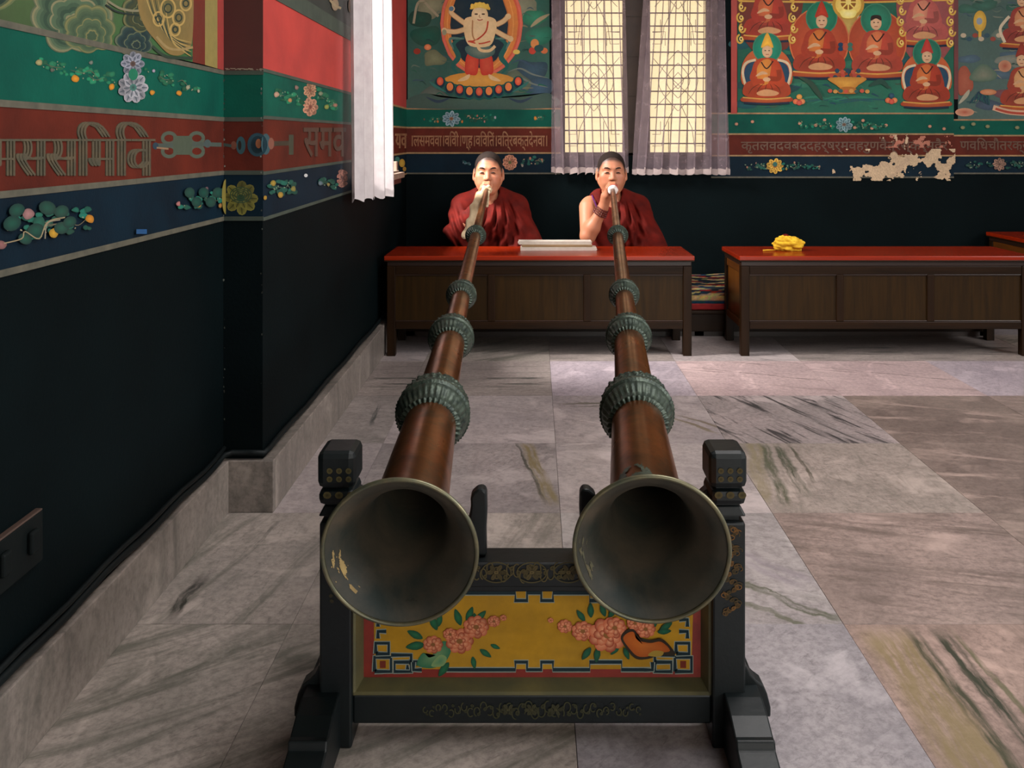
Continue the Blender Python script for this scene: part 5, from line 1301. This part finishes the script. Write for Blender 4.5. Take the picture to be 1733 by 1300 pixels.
P.blob([(1050, 1078), (1058, 1064), (1072, 1062), (1080, 1074), (1100, 1080), (1120, 1078), (1138, 1096), (1140, 1106), (1116, 1106), (1096, 1112), (1076, 1112), (1062, 1098)], (46, 34, 26), (60, 40, 26))
P.blob([(1054, 1078), (1062, 1068), (1072, 1067), (1078, 1080), (1100, 1085), (1118, 1083), (1133, 1098), (1114, 1102), (1094, 1108), (1078, 1107), (1066, 1096)], (176, 84, 26), (204, 112, 44))
P.blob([(1096, 1106), (1106, 1098), (1122, 1100), (1116, 1108)], (170, 140, 56))
P.build('flower_painting', st, label='peonies and fretwork border painted on yellow ground')
P = Paint(mp_y(YF))
def goldscroll(cx, cy, wd, ht, c, n):
    for i in range(n):
        x = cx + wd * (i / (n - 1) - .5); k = 1 - abs(i / (n - 1) - .5) * 1.5
        P.ring(x, cy + ht * .2 * math.sin(i * 1.9), 6.5 * (0.4 + k * .6), ht * .34 * (0.3 + .7 * k), 2.0, c, i, i + 4.8, 14)
        P.ell(x + 3, cy + ht * .25 * math.cos(i * 2.3), 4 * k + 1, 3 * k + 1, c, tuple(v * .55 for v in c), i, 9)
G1, G2 = (92, 82, 52), (60, 60, 40)
goldscroll(892, 968, 330, 34, G1, 30)
for x in (840, 900, 962): P.flower(x, 968, 18, 13, (112, 98, 64), (80, 70, 44), (120, 104, 66), 6, False); P.ring(x, 968, 25, 17, 2, (84, 76, 48))
P.build('gold_scrollwork', st, label='faded gold scrollwork on the top rail')
P = Paint(mp_y(YF))
goldscroll(900, 1201, 360, 30, G2, 34)
for x in (860, 900, 940): P.flower(x, 1200, 13, 10, (74, 72, 48), (60, 58, 40), (80, 76, 50), 6, False)
P.build('gold_scrollwork', st, label='dim gold scrollwork on the bottom rail')
P = Paint(mp_y(1.588))
for k in range(34):
    y = 892 + k * 4.4; x = 1238 + 9 * math.sin(k * .9); c = random.choice([(120, 84, 44), (92, 68, 38), (74, 60, 38)])
    P.ell(x, y, 4.5, 3.2, c, tuple(v * .6 for v in c), k, 8); P.ring(x - 4 * math.cos(k), y, 6, 4, 1.6, c, k, k + 4, 10)
P.build('gold_scrollwork', st)
P = Paint(mp_y(1.588))
for k in range(14):
    y = 900 + k * 9; x = 568 + 8 * math.sin(k * .9); P.ell(x, y, 3.5, 3, (60, 52, 36), None, k, 8)
P.build('gold_scrollwork', st)
for (xc_, c) in ((574, (96, 86, 50)), (1236, (92, 80, 48))):
    P = Paint(mp_y(1.5895))
    for j in range(2):
        for i in range(3): P.ell(xc_ - 16 + 16 * i, 797 + 14 * j, 5, 5, c, tuple(v * .6 for v in c), 0, 10)
    for i in range(3): P.ell(xc_ - 20 + 20 * i, 838, 7, 6, c, tuple(v * .6 for v in c), 0, 10)
    P.build('gold_scrollwork', st)

# ================================================================== YELLOW BUNDLE
yb = thing('cloth_bundle', (1.29, 4.71, .4925), 'crumpled yellow silk bundle with a red knot on the right table', 'cloth')
b = MB(); nu, nv = 72, 40; P_ = []
lr = random.Random(5); fr = [(lr.uniform(-4.2, 4.2), lr.uniform(-4.2, 4.2), lr.uniform(-4.2, 4.2), lr.uniform(0, 6)) for _ in range(8)]
for j in range(nv + 1):
    row = []
    for i in range(nu):
        a, p = 2 * PI * i / nu, PI * j / nv
        n = (math.sin(p) * math.cos(a), math.sin(p) * math.sin(a), math.cos(p))
        e = 1.24 - sum(.13 * (1 - abs(math.sin(n[0] * f[0] + n[1] * f[1] + n[2] * f[2] + f[3]))) ** 2 for f in fr) + .16 * math.cos(3 * a + 1) * math.sin(p) ** 2
        row.append((1.293 + .072 * n[0] * e + .012 * n[2], 4.71 + .045 * n[1] * e, max(.4928, .525 + .040 * n[2] * e - .012 * n[0])))
    P_.append(row)
b.grid(P_, closed_v=True).build('crumpled_silk', M['yellow'], yb, smooth=True)
MB().ball((1.285, 4.71, .566), (.020, .014, .012), 12, 8).build('red_knot', M['robe'], yb, smooth=True)
MB().tube([(1.165, 4.69, .4955), (1.19, 4.692, .497), (1.225, 4.70, .496), (1.25, 4.70, .50)], .003, 6).build('tie_string', M['yellow'], yb, smooth=True)

# ================================================================== PEOPLE (implicit-surface modelling)
class Vol:
    def __init__(s, lo, hi, h):
        s.lo = np.array(lo, float); s.h = h
        n = np.ceil((np.array(hi) - s.lo) / h).astype(int) + 1; s.n = n
        s.F = np.full(n, 0.2, np.float32)
        s.ax = [s.lo[d] + h * np.arange(n[d]) for d in range(3)]
    def sub(s, lo, hi):
        a = np.clip(np.floor((np.array(lo) - s.lo) / s.h).astype(int), 0, s.n); b = np.clip(np.ceil((np.array(hi) - s.lo) / s.h).astype(int) + 1, 0, s.n)
        return tuple(slice(int(i), int(j)) for i, j in zip(a, b))
    def pts(s, sl): return np.meshgrid(*[s.ax[d][sl[d]] for d in range(3)], indexing='ij', sparse=True)
    def op(s, lo, hi, fn, k=0.01, mode='u', m=0.035):
        sl = s.sub(np.array(lo) - m, np.array(hi) + m)
        if any(q.stop <= q.start for q in sl): return s
        X, Y, Z = s.pts(sl); d = fn(X, Y, Z).astype(np.float32); F = s.F[sl]
        if mode == 'u':
            hh = np.maximum(k - np.abs(F - d), 0) / k; s.F[sl] = np.minimum(F, d) - hh * hh * k * .25
        else:       # carve
            d = -d; hh = np.maximum(k - np.abs(F - d), 0) / k; s.F[sl] = np.maximum(F, d) + hh * hh * k * .25
        return s
    def cap(s, a, b, ra, rb=None, k=0.01, mode='u'):
        rb = ra if rb is None else rb; a, b = np.array(a, float), np.array(b, float); R = max(ra, rb); ab = b - a; L2 = max(ab @ ab, 1e-9)
        def fn(X, Y, Z):
            t = np.clip(((X - a[0]) * ab[0] + (Y - a[1]) * ab[1] + (Z - a[2]) * ab[2]) / L2, 0, 1)
            return np.sqrt((X - a[0] - t * ab[0]) ** 2 + (Y - a[1] - t * ab[1]) ** 2 + (Z - a[2] - t * ab[2]) ** 2) - (ra + (rb - ra) * t)
        return s.op(np.minimum(a, b) - R, np.maximum(a, b) + R, fn, k, mode)
    def ell(s, c, r, k=0.01, mode='u', tilt=0.0):
        c, r = np.array(c, float), np.array(r, float); ct, st_ = math.cos(tilt), math.sin(tilt); R = max(r) if tilt else r
        def fn(X, Y, Z):
            x0, y, z0 = X - c[0], (Y - c[1]) / r[1], Z - c[2]
            x = (x0 * ct + z0 * st_) / r[0]; z = (-x0 * st_ + z0 * ct) / r[2]
            k0 = np.sqrt(x * x + y * y + z * z); k1 = np.sqrt((x / r[0]) ** 2 + (y / r[1]) ** 2 + (z / r[2]) ** 2) + 1e-6
            return k0 * (k0 - 1) / k1
        return s.op(c - R, c + R, fn, k, mode)
    def chain(s, pts, rr, k=0.006):
        for i in range(len(pts) - 1): s.cap(pts[i], pts[i + 1], rr[i], rr[i + 1], k)
        return s
    def mesh(s):
        """naive surface nets"""
        F = s.F; n = F.shape; ins = F < 0
        cnt = np.zeros([q - 1 for q in n], np.int8)
        c8 = [(i, j, k) for i in (0, 1) for j in (0, 1) for k in (0, 1)]
        for (i, j, k) in c8: cnt += ins[i:n[0] - 1 + i, j:n[1] - 1 + j, k:n[2] - 1 + k]
        act = (cnt > 0) & (cnt < 8); I = np.argwhere(act)
        idx = np.full(act.shape, -1, np.int64); idx[act] = np.arange(len(I))
        acc = np.zeros((len(I), 3)); num = np.zeros(len(I))
        for a in c8:
            for d in range(3):
                if a[d]: continue
                b = list(a); b[d] = 1
                fa = F[I[:, 0] + a[0], I[:, 1] + a[1], I[:, 2] + a[2]].astype(float); fb = F[I[:, 0] + b[0], I[:, 1] + b[1], I[:, 2] + b[2]].astype(float)
                m = (fa < 0) != (fb < 0); t = np.where(m, fa / np.where(m, fa - fb, 1), 0)
                p = np.tile(np.array(a, float), (len(I), 1)); p[:, d] += t
                acc[m] += p[m]; num[m] += 1
        V = s.lo + s.h * (I + acc / num[:, None])
        Q = []
        for d in range(3):
            e1, e2 = [(1, 2), (2, 0), (0, 1)][d]
            sl0 = [slice(1, -1)] * 3; sl1 = [slice(1, -1)] * 3; sl0[d] = slice(0, -1); sl1[d] = slice(1, None)
            A, B = ins[tuple(sl0)], ins[tuple(sl1)]
            E = np.argwhere(A != B)
            off = np.array([1, 1, 1]); off[d] = 0; E2 = E + off
            fl = A[tuple(E.T)]
            o1 = np.zeros(3, int); o1[e1] = 1; o2 = np.zeros(3, int); o2[e2] = 1
            q = np.stack([idx[tuple((E2 - o1 - o2).T)], idx[tuple((E2 - o2).T)], idx[tuple(E2.T)], idx[tuple((E2 - o1).T)]], 1)
            q[~fl] = q[~fl][:, ::-1]; Q.append(q)
        return V, np.concatenate(Q)

def vol_obj(name, vol, mat, parent=None, colfn=None, origin=None, smooth_it=1):
    V, Q = vol.mesh()
    Q = Q[(Q >= 0).all(1)]
    base = np.array(parent['_wo'] if parent is not None else (origin if origin is not None else (0, 0, 0)))
    # light relaxation
    for _ in range(smooth_it):
        acc = np.zeros_like(V); num = np.zeros(len(V))
        for a in range(4):
            b = (a + 1) % 4
            np.add.at(acc, Q[:, a], V[Q[:, b]]); np.add.at(num, Q[:, a], 1)
            np.add.at(acc, Q[:, b], V[Q[:, a]]); np.add.at(num, Q[:, b], 1)
        V = V * .5 + .5 * acc / np.maximum(num, 1)[:, None]
    me = bpy.data.meshes.new(name)
    me.from_pydata((V - base).tolist(), [], Q.tolist()); me.update()
    me.polygons.foreach_set('use_smooth', [True] * len(me.polygons))
    if colfn is not None:
        at = me.color_attributes.new('Col', 'FLOAT_COLOR', 'POINT'); at.data.foreach_set('color', colfn(V).astype(np.float32).ravel())
    o = link(name, me, mat, parent)
    if parent is None: o.location = base; o['_wo'] = tuple(base)
    return o

def head(vol, H, sc=1.0):
    def p(x, f, z): return (H[0] + x * sc, H[1] - f * sc, H[2] + z * sc)
    def r(*a): return tuple(v * sc for v in a)
    vol.ell(p(0, -.012, .030), r(.075, .094, .082), .01)
    vol.ell(p(0, .026, -.044), r(.060, .064, .078), .035)
    for s in (-1, 1):
        vol.ell(p(s * .043, .050, -.026), r(.026, .026, .024), .025)        # cheekbones
        vol.cap(p(s * .058, .0, -.055), p(s * .026, .052, -.100), .018 * sc, .017 * sc, .03)   # jaw
        vol.cap(p(s * .012, .079, .022), p(s * .048, .064, .020), .010 * sc, .008 * sc, .014)   # brow
    vol.ell(p(0, .062, -.105), r(.026, .022, .018), .025)
    for s in (-1, 1): vol.ell(p(s * .031, .094, -.001), r(.019, .016, .010), .014, 'c')
    for s in (-1, 1): vol.ell(p(s * .031, .0725, -.003), r(.0155, .0125, .0095), .005)
    vol.cap(p(0, .080, .006), p(0, .098, -.034), .0075 * sc, .0110 * sc, .010)
    for s in (-1, 1): vol.ell(p(s * .0125, .089, -.037), r(.009, .010, .008), .006)
    vol.cap(p(-.018, .081, -.063), p(.018, .081, -.063), .0065 * sc, None, .008)
    vol.cap(p(-.015, .080, -.075), p(.015, .080, -.075), .0075 * sc, None, .008)
    for s in (-1, 1):       # cheeks puffed for blowing, ears
        vol.ell(p(s * .034, .056, -.060), r(.021, .021, .020), .022)
        vol.ell(p(s * .079, -.006, -.012), r(.009, .021, .033), .008, tilt=s * .12)
        vol.ell(p(s * .086, .004, -.010), r(.006, .011, .019), .004, 'c')
        vol.ell(p(s * .079, .002, -.040), r(.008, .010, .010), .006)

def hand_on_tube(vol, G, d, Wr, side=-1):
    """fist closed on the horn's neck at G (axis d, towards the bell); Wr = wrist; side = x side of the palm"""
    G, d, Wr = Vector(G), Vector(d).normalized(), Vector(Wr)
    x = Vector((1, 0, 0)); x = (x - d * x.dot(d)).normalized(); up = d.cross(x); up = up if up.z > 0 else -up
    def q(s, ax, az): return tuple(G + d * s + x * ax + up * az)
    kn = [(-.028, .0083, 1.0), (-.009, .0090, 1.1), (.010, .0090, 1.06), (.029, .0078, .9)]
    palm = q(.0, side * .028, -.022)
    vol.cap(tuple(Wr), tuple(Vector(palm) + (Vector(palm) - Wr) * -.25), .024, .030, .02)
    for s in (-.022, .0, .022): vol.cap(q(s, side * .026, -.034), q(s, side * .027, .004), .016, .013, .012)
    for s, r, ln in kn:    # index nearest the lips ... little finger nearest the bell
        vol.chain([q(s, side * .028, .002), q(s, side * .015, .0235 * ln), q(s + .002, side * -.010, .0245 * ln), q(s + .003, side * -.024, .008), q(s + .004, side * -.020, -.012)],
                  [r * 1.1, r * 1.08, r, r * .95, r * .85], .0035)
    vol.chain([q(-.018, side * .020, -.030), q(-.022, side * .002, -.026), q(-.020, side * -.016, -.018)], [.0125, .0105, .0085], .006)

def arm(vol, S, E_, Wp, r=(.050, .041, .036, .026)):
    vol.cap(S, E_, r[0], r[1], .02); 
    mid = tuple(E_[i] * .7 + Wp[i] * .3 for i in range(3)); vol.cap(E_, mid, r[1] * .95, r[2] * 1.12, .02); vol.cap(mid, Wp, r[2] * 1.1, r[3], .02)

def skin_col(H, lipz=True):
    base = np.array(lin((178, 116, 86)))
    lipc, dark, brow = np.array(lin((168, 84, 72))), np.array(lin((46, 26, 22))), np.array(lin((60, 42, 34)))
    def f(V):
        C = np.tile(base, (len(V), 1)); x = V[:, 0] - H[0]; fr = H[1] - V[:, 1]; z = V[:, 2] - H[2]
        m = (fr > .07) & (np.abs(x) < .021) & (np.abs(z + .069) < .010); C[m] = lipc
        m = (fr > .03) & (np.abs(np.abs(x) - .050) < .02) & (np.abs(z + .035) < .02); C[m] = C[m] * .85 + .15 * np.array(lin((206, 116, 92)))
        hl = .004 + .74 * fr - 1.1 * np.maximum(0, np.abs(x) - .052); w = np.clip((z - hl + .008) / .022, 0, 1) * (np.abs(x) < .078) * (z > -.05) * (np.abs(fr) < .12)
        C = C * (1 - .93 * w[:, None]) + .93 * w[:, None] * np.array(lin((44, 34, 31)))
        return C
    return f

def person(hx, cfg):
    H = (hx, 5.08, .884); lap = .268
    dvec = (cfg['bell'] - cfg['mouth']).normalized()
    S, E_, Wp, G = cfg['S'], cfg['E'], cfg['W'], cfg['mouth'] + dvec * cfg['grip']
    v = Vol((hx - .40, 4.86, lap - .006), (hx + .42, 5.42, 1.01), .0042 if FINE else .006)
    head(v, H)
    v.cap((hx, 5.105, H[2] - .085), (hx, 5.145, H[2] - .20), .050, .060, .02)
    v.cap((hx - .11, 5.155, .690), (hx + .11, 5.155, .690), .058, None, .04)
    v.ell((hx, 5.165, .56), (.145, .095, .17), .05); v.ell((hx, 5.185, .40), (.15, .115, .13), .05)
    for s in (-1, 1):
        v.cap((hx + s * .09, 5.16, .355), (hx + s * .245, 5.005, .335), .076, .056, .03)
        v.cap((hx + s * .245, 5.005, .333), (hx - s * .02, 4.985 + .05, .318), .052, .040, .02)
        v.ell((hx - s * .06, 4.99 + .04, .308), (.055, .032, .034), .02)
    arm(v, S, E_, Wp); hand_on_tube(v, G, dvec, Wp, -1)
    LE, LW = (hx + .215, 5.09, .475), (hx + .08, 4.985, .395)
    arm(v, (hx + .145, 5.15, .685), LE, LW)
    v.ell((hx + .04, 4.98, .385), (.045, .024, .022), .02)
    for k in range(4): v.cap((hx + .01, 4.965 + .012 * k, .395 - .004 * k), (hx - .045, 4.965 + .012 * k, .380 - .004 * k), .0085, .007, .004)
    v.cap((hx + .04, 4.965, .40), (hx + .0, 4.955, .412), .010, .008, .006)
    body = vol_obj('person', v, M['skin'], None, skin_col(H), origin=(hx, 5.15, lap), smooth_it=1)
    tag(body, cfg['label'], 'person')
    # cropped hair
    hv = Vol((hx - .1, 4.96, .80), (hx + .1, 5.20, 1.02), .003)
    hv.ell((H[0], H[1] + .012, H[2] + .030), (.0762, .0954, .0834), .01)
    X, Y, Z = hv.pts((slice(None),) * 3); fr = H[1] - Y; z = Z - H[2]
    hl = .004 + .74 * fr - 1.1 * np.maximum(0, np.abs(X - hx) - .052) + .020 + .010 * np.cos((X - hx) * 40) * (fr > .03)
    hv.F = np.maximum(hv.F, (hl - z) * .85).astype(np.float32)
    vol_obj('hair', hv, M['hair'], body)
    # eyes, brows
    for s in (-1, 1):
        e = MB().tube([(hx + s * .019, H[1] - .0835, H[2] - .0045), (hx + s * .026, H[1] - .0862, H[2] - .002), (hx + s * .034, H[1] - .0850, H[2] - .0022), (hx + s * .0425, H[1] - .0785, H[2] - .0055)], [.0014, .0033, .0034, .0015], 6)
        e.build('eyelid_line', M['hair'], body, smooth=True)
        e = MB().tube([(hx + s * .015, H[1] - .0885, H[2] + .0185), (hx + s * .028, H[1] - .0850, H[2] + .0235), (hx + s * .040, H[1] - .0765, H[2] + .0235), (hx + s * .049, H[1] - .0690, H[2] + .019)], [.0026, .0042, .004, .002], 6)
        e.build('eyebrow', M['hair'], body, smooth=True)
    # lower robe over the crossed legs
    rv = Vol((hx - .42, 4.88, lap - .008), (hx + .44, 5.45, .62), .007)
    for s in (-1, 1):
        rv.cap((hx + s * .09, 5.17, .36), (hx + s * .24, 5.015, .342), .094, .072, .03); rv.cap((hx + s * .24, 5.015, .34), (hx, 5.03, .325), .070, .060, .03)
    rv.ell((hx, 5.19, .42), (.175, .135, .15), .05); rv.cap((hx - .26, 5.06, .29), (hx + .26, 5.06, .29), .05, None, .05)
    X, Y, Z = rv.pts((slice(None),) * 3)
    rv.F = np.maximum(rv.F + .004 * np.sin(60 * X + 40 * Z) * np.sin(30 * Y), lap - .0005 - Z).astype(np.float32)
    vol_obj('lower_robe', rv, M['robe_dark'], body)
    # vest / wrap
    if cfg['bare']:
        tv = Vol((hx - .2, 4.95, .40), (hx + .2, 5.36, .80), .0055)
        tv.cap((hx - .045, 5.135, .738), (hx - .105, 5.140, .700), .056, .058, .03); tv.cap((hx - .05, 5.15, .70), (hx + .12, 5.155, .690), .06, .062, .03); tv.ell((hx, 5.160, .57), (.160, .112, .19), .05); tv.ell((hx, 5.17, .44), (.165, .12, .12), .05)
        tv.cap((S[0] - .012, S[1], S[2] + .02), (S[0] - .01, E_[1] + .03, E_[2] - .05), .060, .058, .008, 'c')
        tv.cap((hx, 5.06, .80), (hx + .004, 5.145, .70), .058, .056, .008, 'c'); tv.cap((hx + .012, 5.03, .76), (hx + .03, 5.03, .64), .052, .012, .01, 'c')
        X, Y, Z = tv.pts((slice(None),) * 3)
        tv.F += (.0035 * np.sin(70 * (X - hx) + 30 * Z)).astype(np.float32)
        vol_obj('vest', tv, M['robe'], body)
        MB().tube(catmull([(S[0] + .024, 5.13, .752), (S[0] + .028, 5.080, .732), (S[0] + .042, 5.056, .696), (S[0] + .054, 5.052, .655), (S[0] + .058, 5.062, .61)], False, 5), .0045, 7).build('vest_binding', M['purple'], body, smooth=True)
    # shawl
    sv = Vol((hx - .30, 4.90, .30), (hx + .40, 5.40, .83), .0055)
    if not cfg['bare']:
        sv.cap((hx - .05, 5.135, .740), (hx - .150, 5.140, .682), .060, .062, .03); sv.cap((hx + .04, 5.135, .74), (hx + .14, 5.145, .69), .058, .062, .03); sv.ell((hx, 5.155, .57), (.170, .120, .19), .05); sv.ell((hx, 5.165, .43), (.19, .13, .12), .05)
        sv.cap(S, E_, .072, .060, .03); mid = tuple(E_[i] * .25 + Wp[i] * .75 for i in range(3)); sv.cap(E_, mid, .058, .042, .03)
        sv.cap((E_[0] + .04, E_[1] + .03, E_[2]), (E_[0] + .06, 5.05, .40), .05, .07, .04)
    sv.cap((hx + .055, 5.130, .738), (hx + .150, 5.140, .688), .058, .064, .03)
    sv.cap((hx + .150, 5.14, .675), (hx + .225, 5.085, .44), .066, .086, .04); sv.cap((hx + .06, 5.075, .66), (hx + .15, 5.045, .42), .040, .070, .05); sv.cap((hx + .10, 5.20, .66), (hx + .16, 5.20, .40), .06, .09, .05)
    sv.cap((hx + .225, 5.08, .45), (hx + .25, 5.06, .36), .085, .085, .04)
    sv.cap((hx, 5.05, .82), (hx, 5.145, .705), .060, .057, .008, 'c')
    if not cfg['bare']: sv.cap((hx + .01, 5.02, .76), (hx + .02, 5.02, .655), .050, .010, .01, 'c')
    X, Y, Z = sv.pts((slice(None),) * 3)
    ang = np.arctan2(X - hx - .06, .84 - Z)
    env = np.clip((.74 - Z) * 7, 0, 1) * np.clip((.235 - (X - hx)) * 9, .25, 1)
    fold = np.sin(26 * ang + 9 * np.sin(7 * Z)) + .5 * np.sin(47 * ang + 20 * Z)
    amp = np.where(X > hx + .02, .016, .012)
    if not cfg['bare']:
        f2 = np.sin(70 * (Z + .8 * (X - hx)) + 4 * np.sin(30 * X)); fold = np.where(X < hx - .06, .9 * f2, fold)
    sv.F = (sv.F + amp * fold * env).astype(np.float32)
    vol_obj('shawl', sv, cfg['shawl'], body, smooth_it=1)
    return body
FINE = True
arm_r = dict(bell=BRt, mouth=MR, grip=.045, S=(.297, 5.115, .685), E=(.288, 4.985, .538), W=(.368, 4.950, .694), bare=True, shawl=M['robe'],
             label='monk with one bare arm and a beaded wrist, blowing the right horn before the window')
arm_l = dict(bell=BL, mouth=ML, grip=.045, S=(-.395, 5.115, .690), E=(-.425, 4.995, .552), W=(-.312, 4.955, .700), bare=False, shawl=M['robe'],
             label='monk wrapped in a red shawl to both shoulders, blowing the left horn')
p1 = person(-.256, arm_l)
p2 = person(.424, arm_r)
# beaded bracelet on the bare wrist
Wv, Ev = Vector(arm_r['W']), Vector(arm_r['E']); ax = (Wv - Ev).normalized(); a_ = ax.orthogonal().normalized(); b_2 = ax.cross(a_)
br = thing('bead_bracelet', tuple(Wv - ax * .03), 'four-row dark red bead bracelet on the bare forearm', 'bracelet')
for rrow in range(4):
    m = MB()
    c = Wv - ax * (.006 + .011 * rrow); R_ = .0305 + .0018 * rrow
    for k in range(20):
        t_ = 2 * PI * k / 20; m.ball(tuple(c + (a_ * math.cos(t_) + b_2 * math.sin(t_)) * R_), .0050, 8, 6)
    tag(m.build('bead_strand', M['bead'], br, smooth=True), kind='stuff')
# white cloth wraps
dR = (BRt - MR).normalized(); c = MR + dR * .095
wv = Vol(tuple(c - Vector((.06, .06, .06))), tuple(c + Vector((.06, .06, .06))), .0025)
wv.ell(tuple(c), (.026, .024, .025), .01)
wv.cap(tuple(c - dR * .03), tuple(c), .017, .022, .01)
for k in range(5): wv.ell(tuple(c + Vector((.016 * math.cos(k * 1.3), -.012, .016 * math.sin(k * 1.3)))), (.012, .012, .011), .006)
tag(vol_obj('cloth_wrap', wv, M['wrap'], None, origin=tuple(c)), 'white cotton ball wrapped on the neck of the right horn', 'cloth')
dL = (BL - ML).normalized(); c = ML + dL * .095
wv = Vol(tuple(c - Vector((.20, .75, .40))), tuple(c + Vector((.1, .06, .06))), .0045)
wv.ell(tuple(c), (.024, .022, .022), .01)
for k in range(6): wv.ell(tuple(c + Vector((.018 * math.cos(k * 1.1), -.010, .018 * math.sin(k * 1.1)))), (.013, .012, .010), .005)
e1 = ML + dL * .20 + Vector((-.026, 0, -.012)); e2 = ML + dL * .42 + Vector((-.042, 0, -.030))
wv.cap(tuple(c), tuple(e1), .015, .021, .01); wv.cap(tuple(e1), tuple(e2), .021, .027, .012)
wv.cap(tuple(e2), tuple(e2 + Vector((-.022, -.05, -.065))), .014, .016, .02); wv.cap(tuple(e2 + Vector((-.022, -.05, -.065))), tuple(e2 + Vector((-.050, -.06, -.135))), .013, .015, .02)
wv.cap(tuple(e2 + Vector((.0, -.02, -.02))), tuple(e2 + Vector((-.012, -.06, -.15))), .012, .014, .02)
wv.cap(tuple(ML + dL * .15 + Vector((.012, 0, .0))), tuple(ML + dL * .48 + Vector((.020, 0, -.012))), .007, .009, .006)
X, Y, Z = wv.pts((slice(None),) * 3)
wv.F += (.0022 * np.sin(160 * X + 60 * Z)).astype(np.float32)
tag(vol_obj('silk_scarf', wv, M['scarf'], None, origin=tuple(c)), 'cream silk scarf knotted on the left horn and trailing over the table', 'scarf')
finish_private()
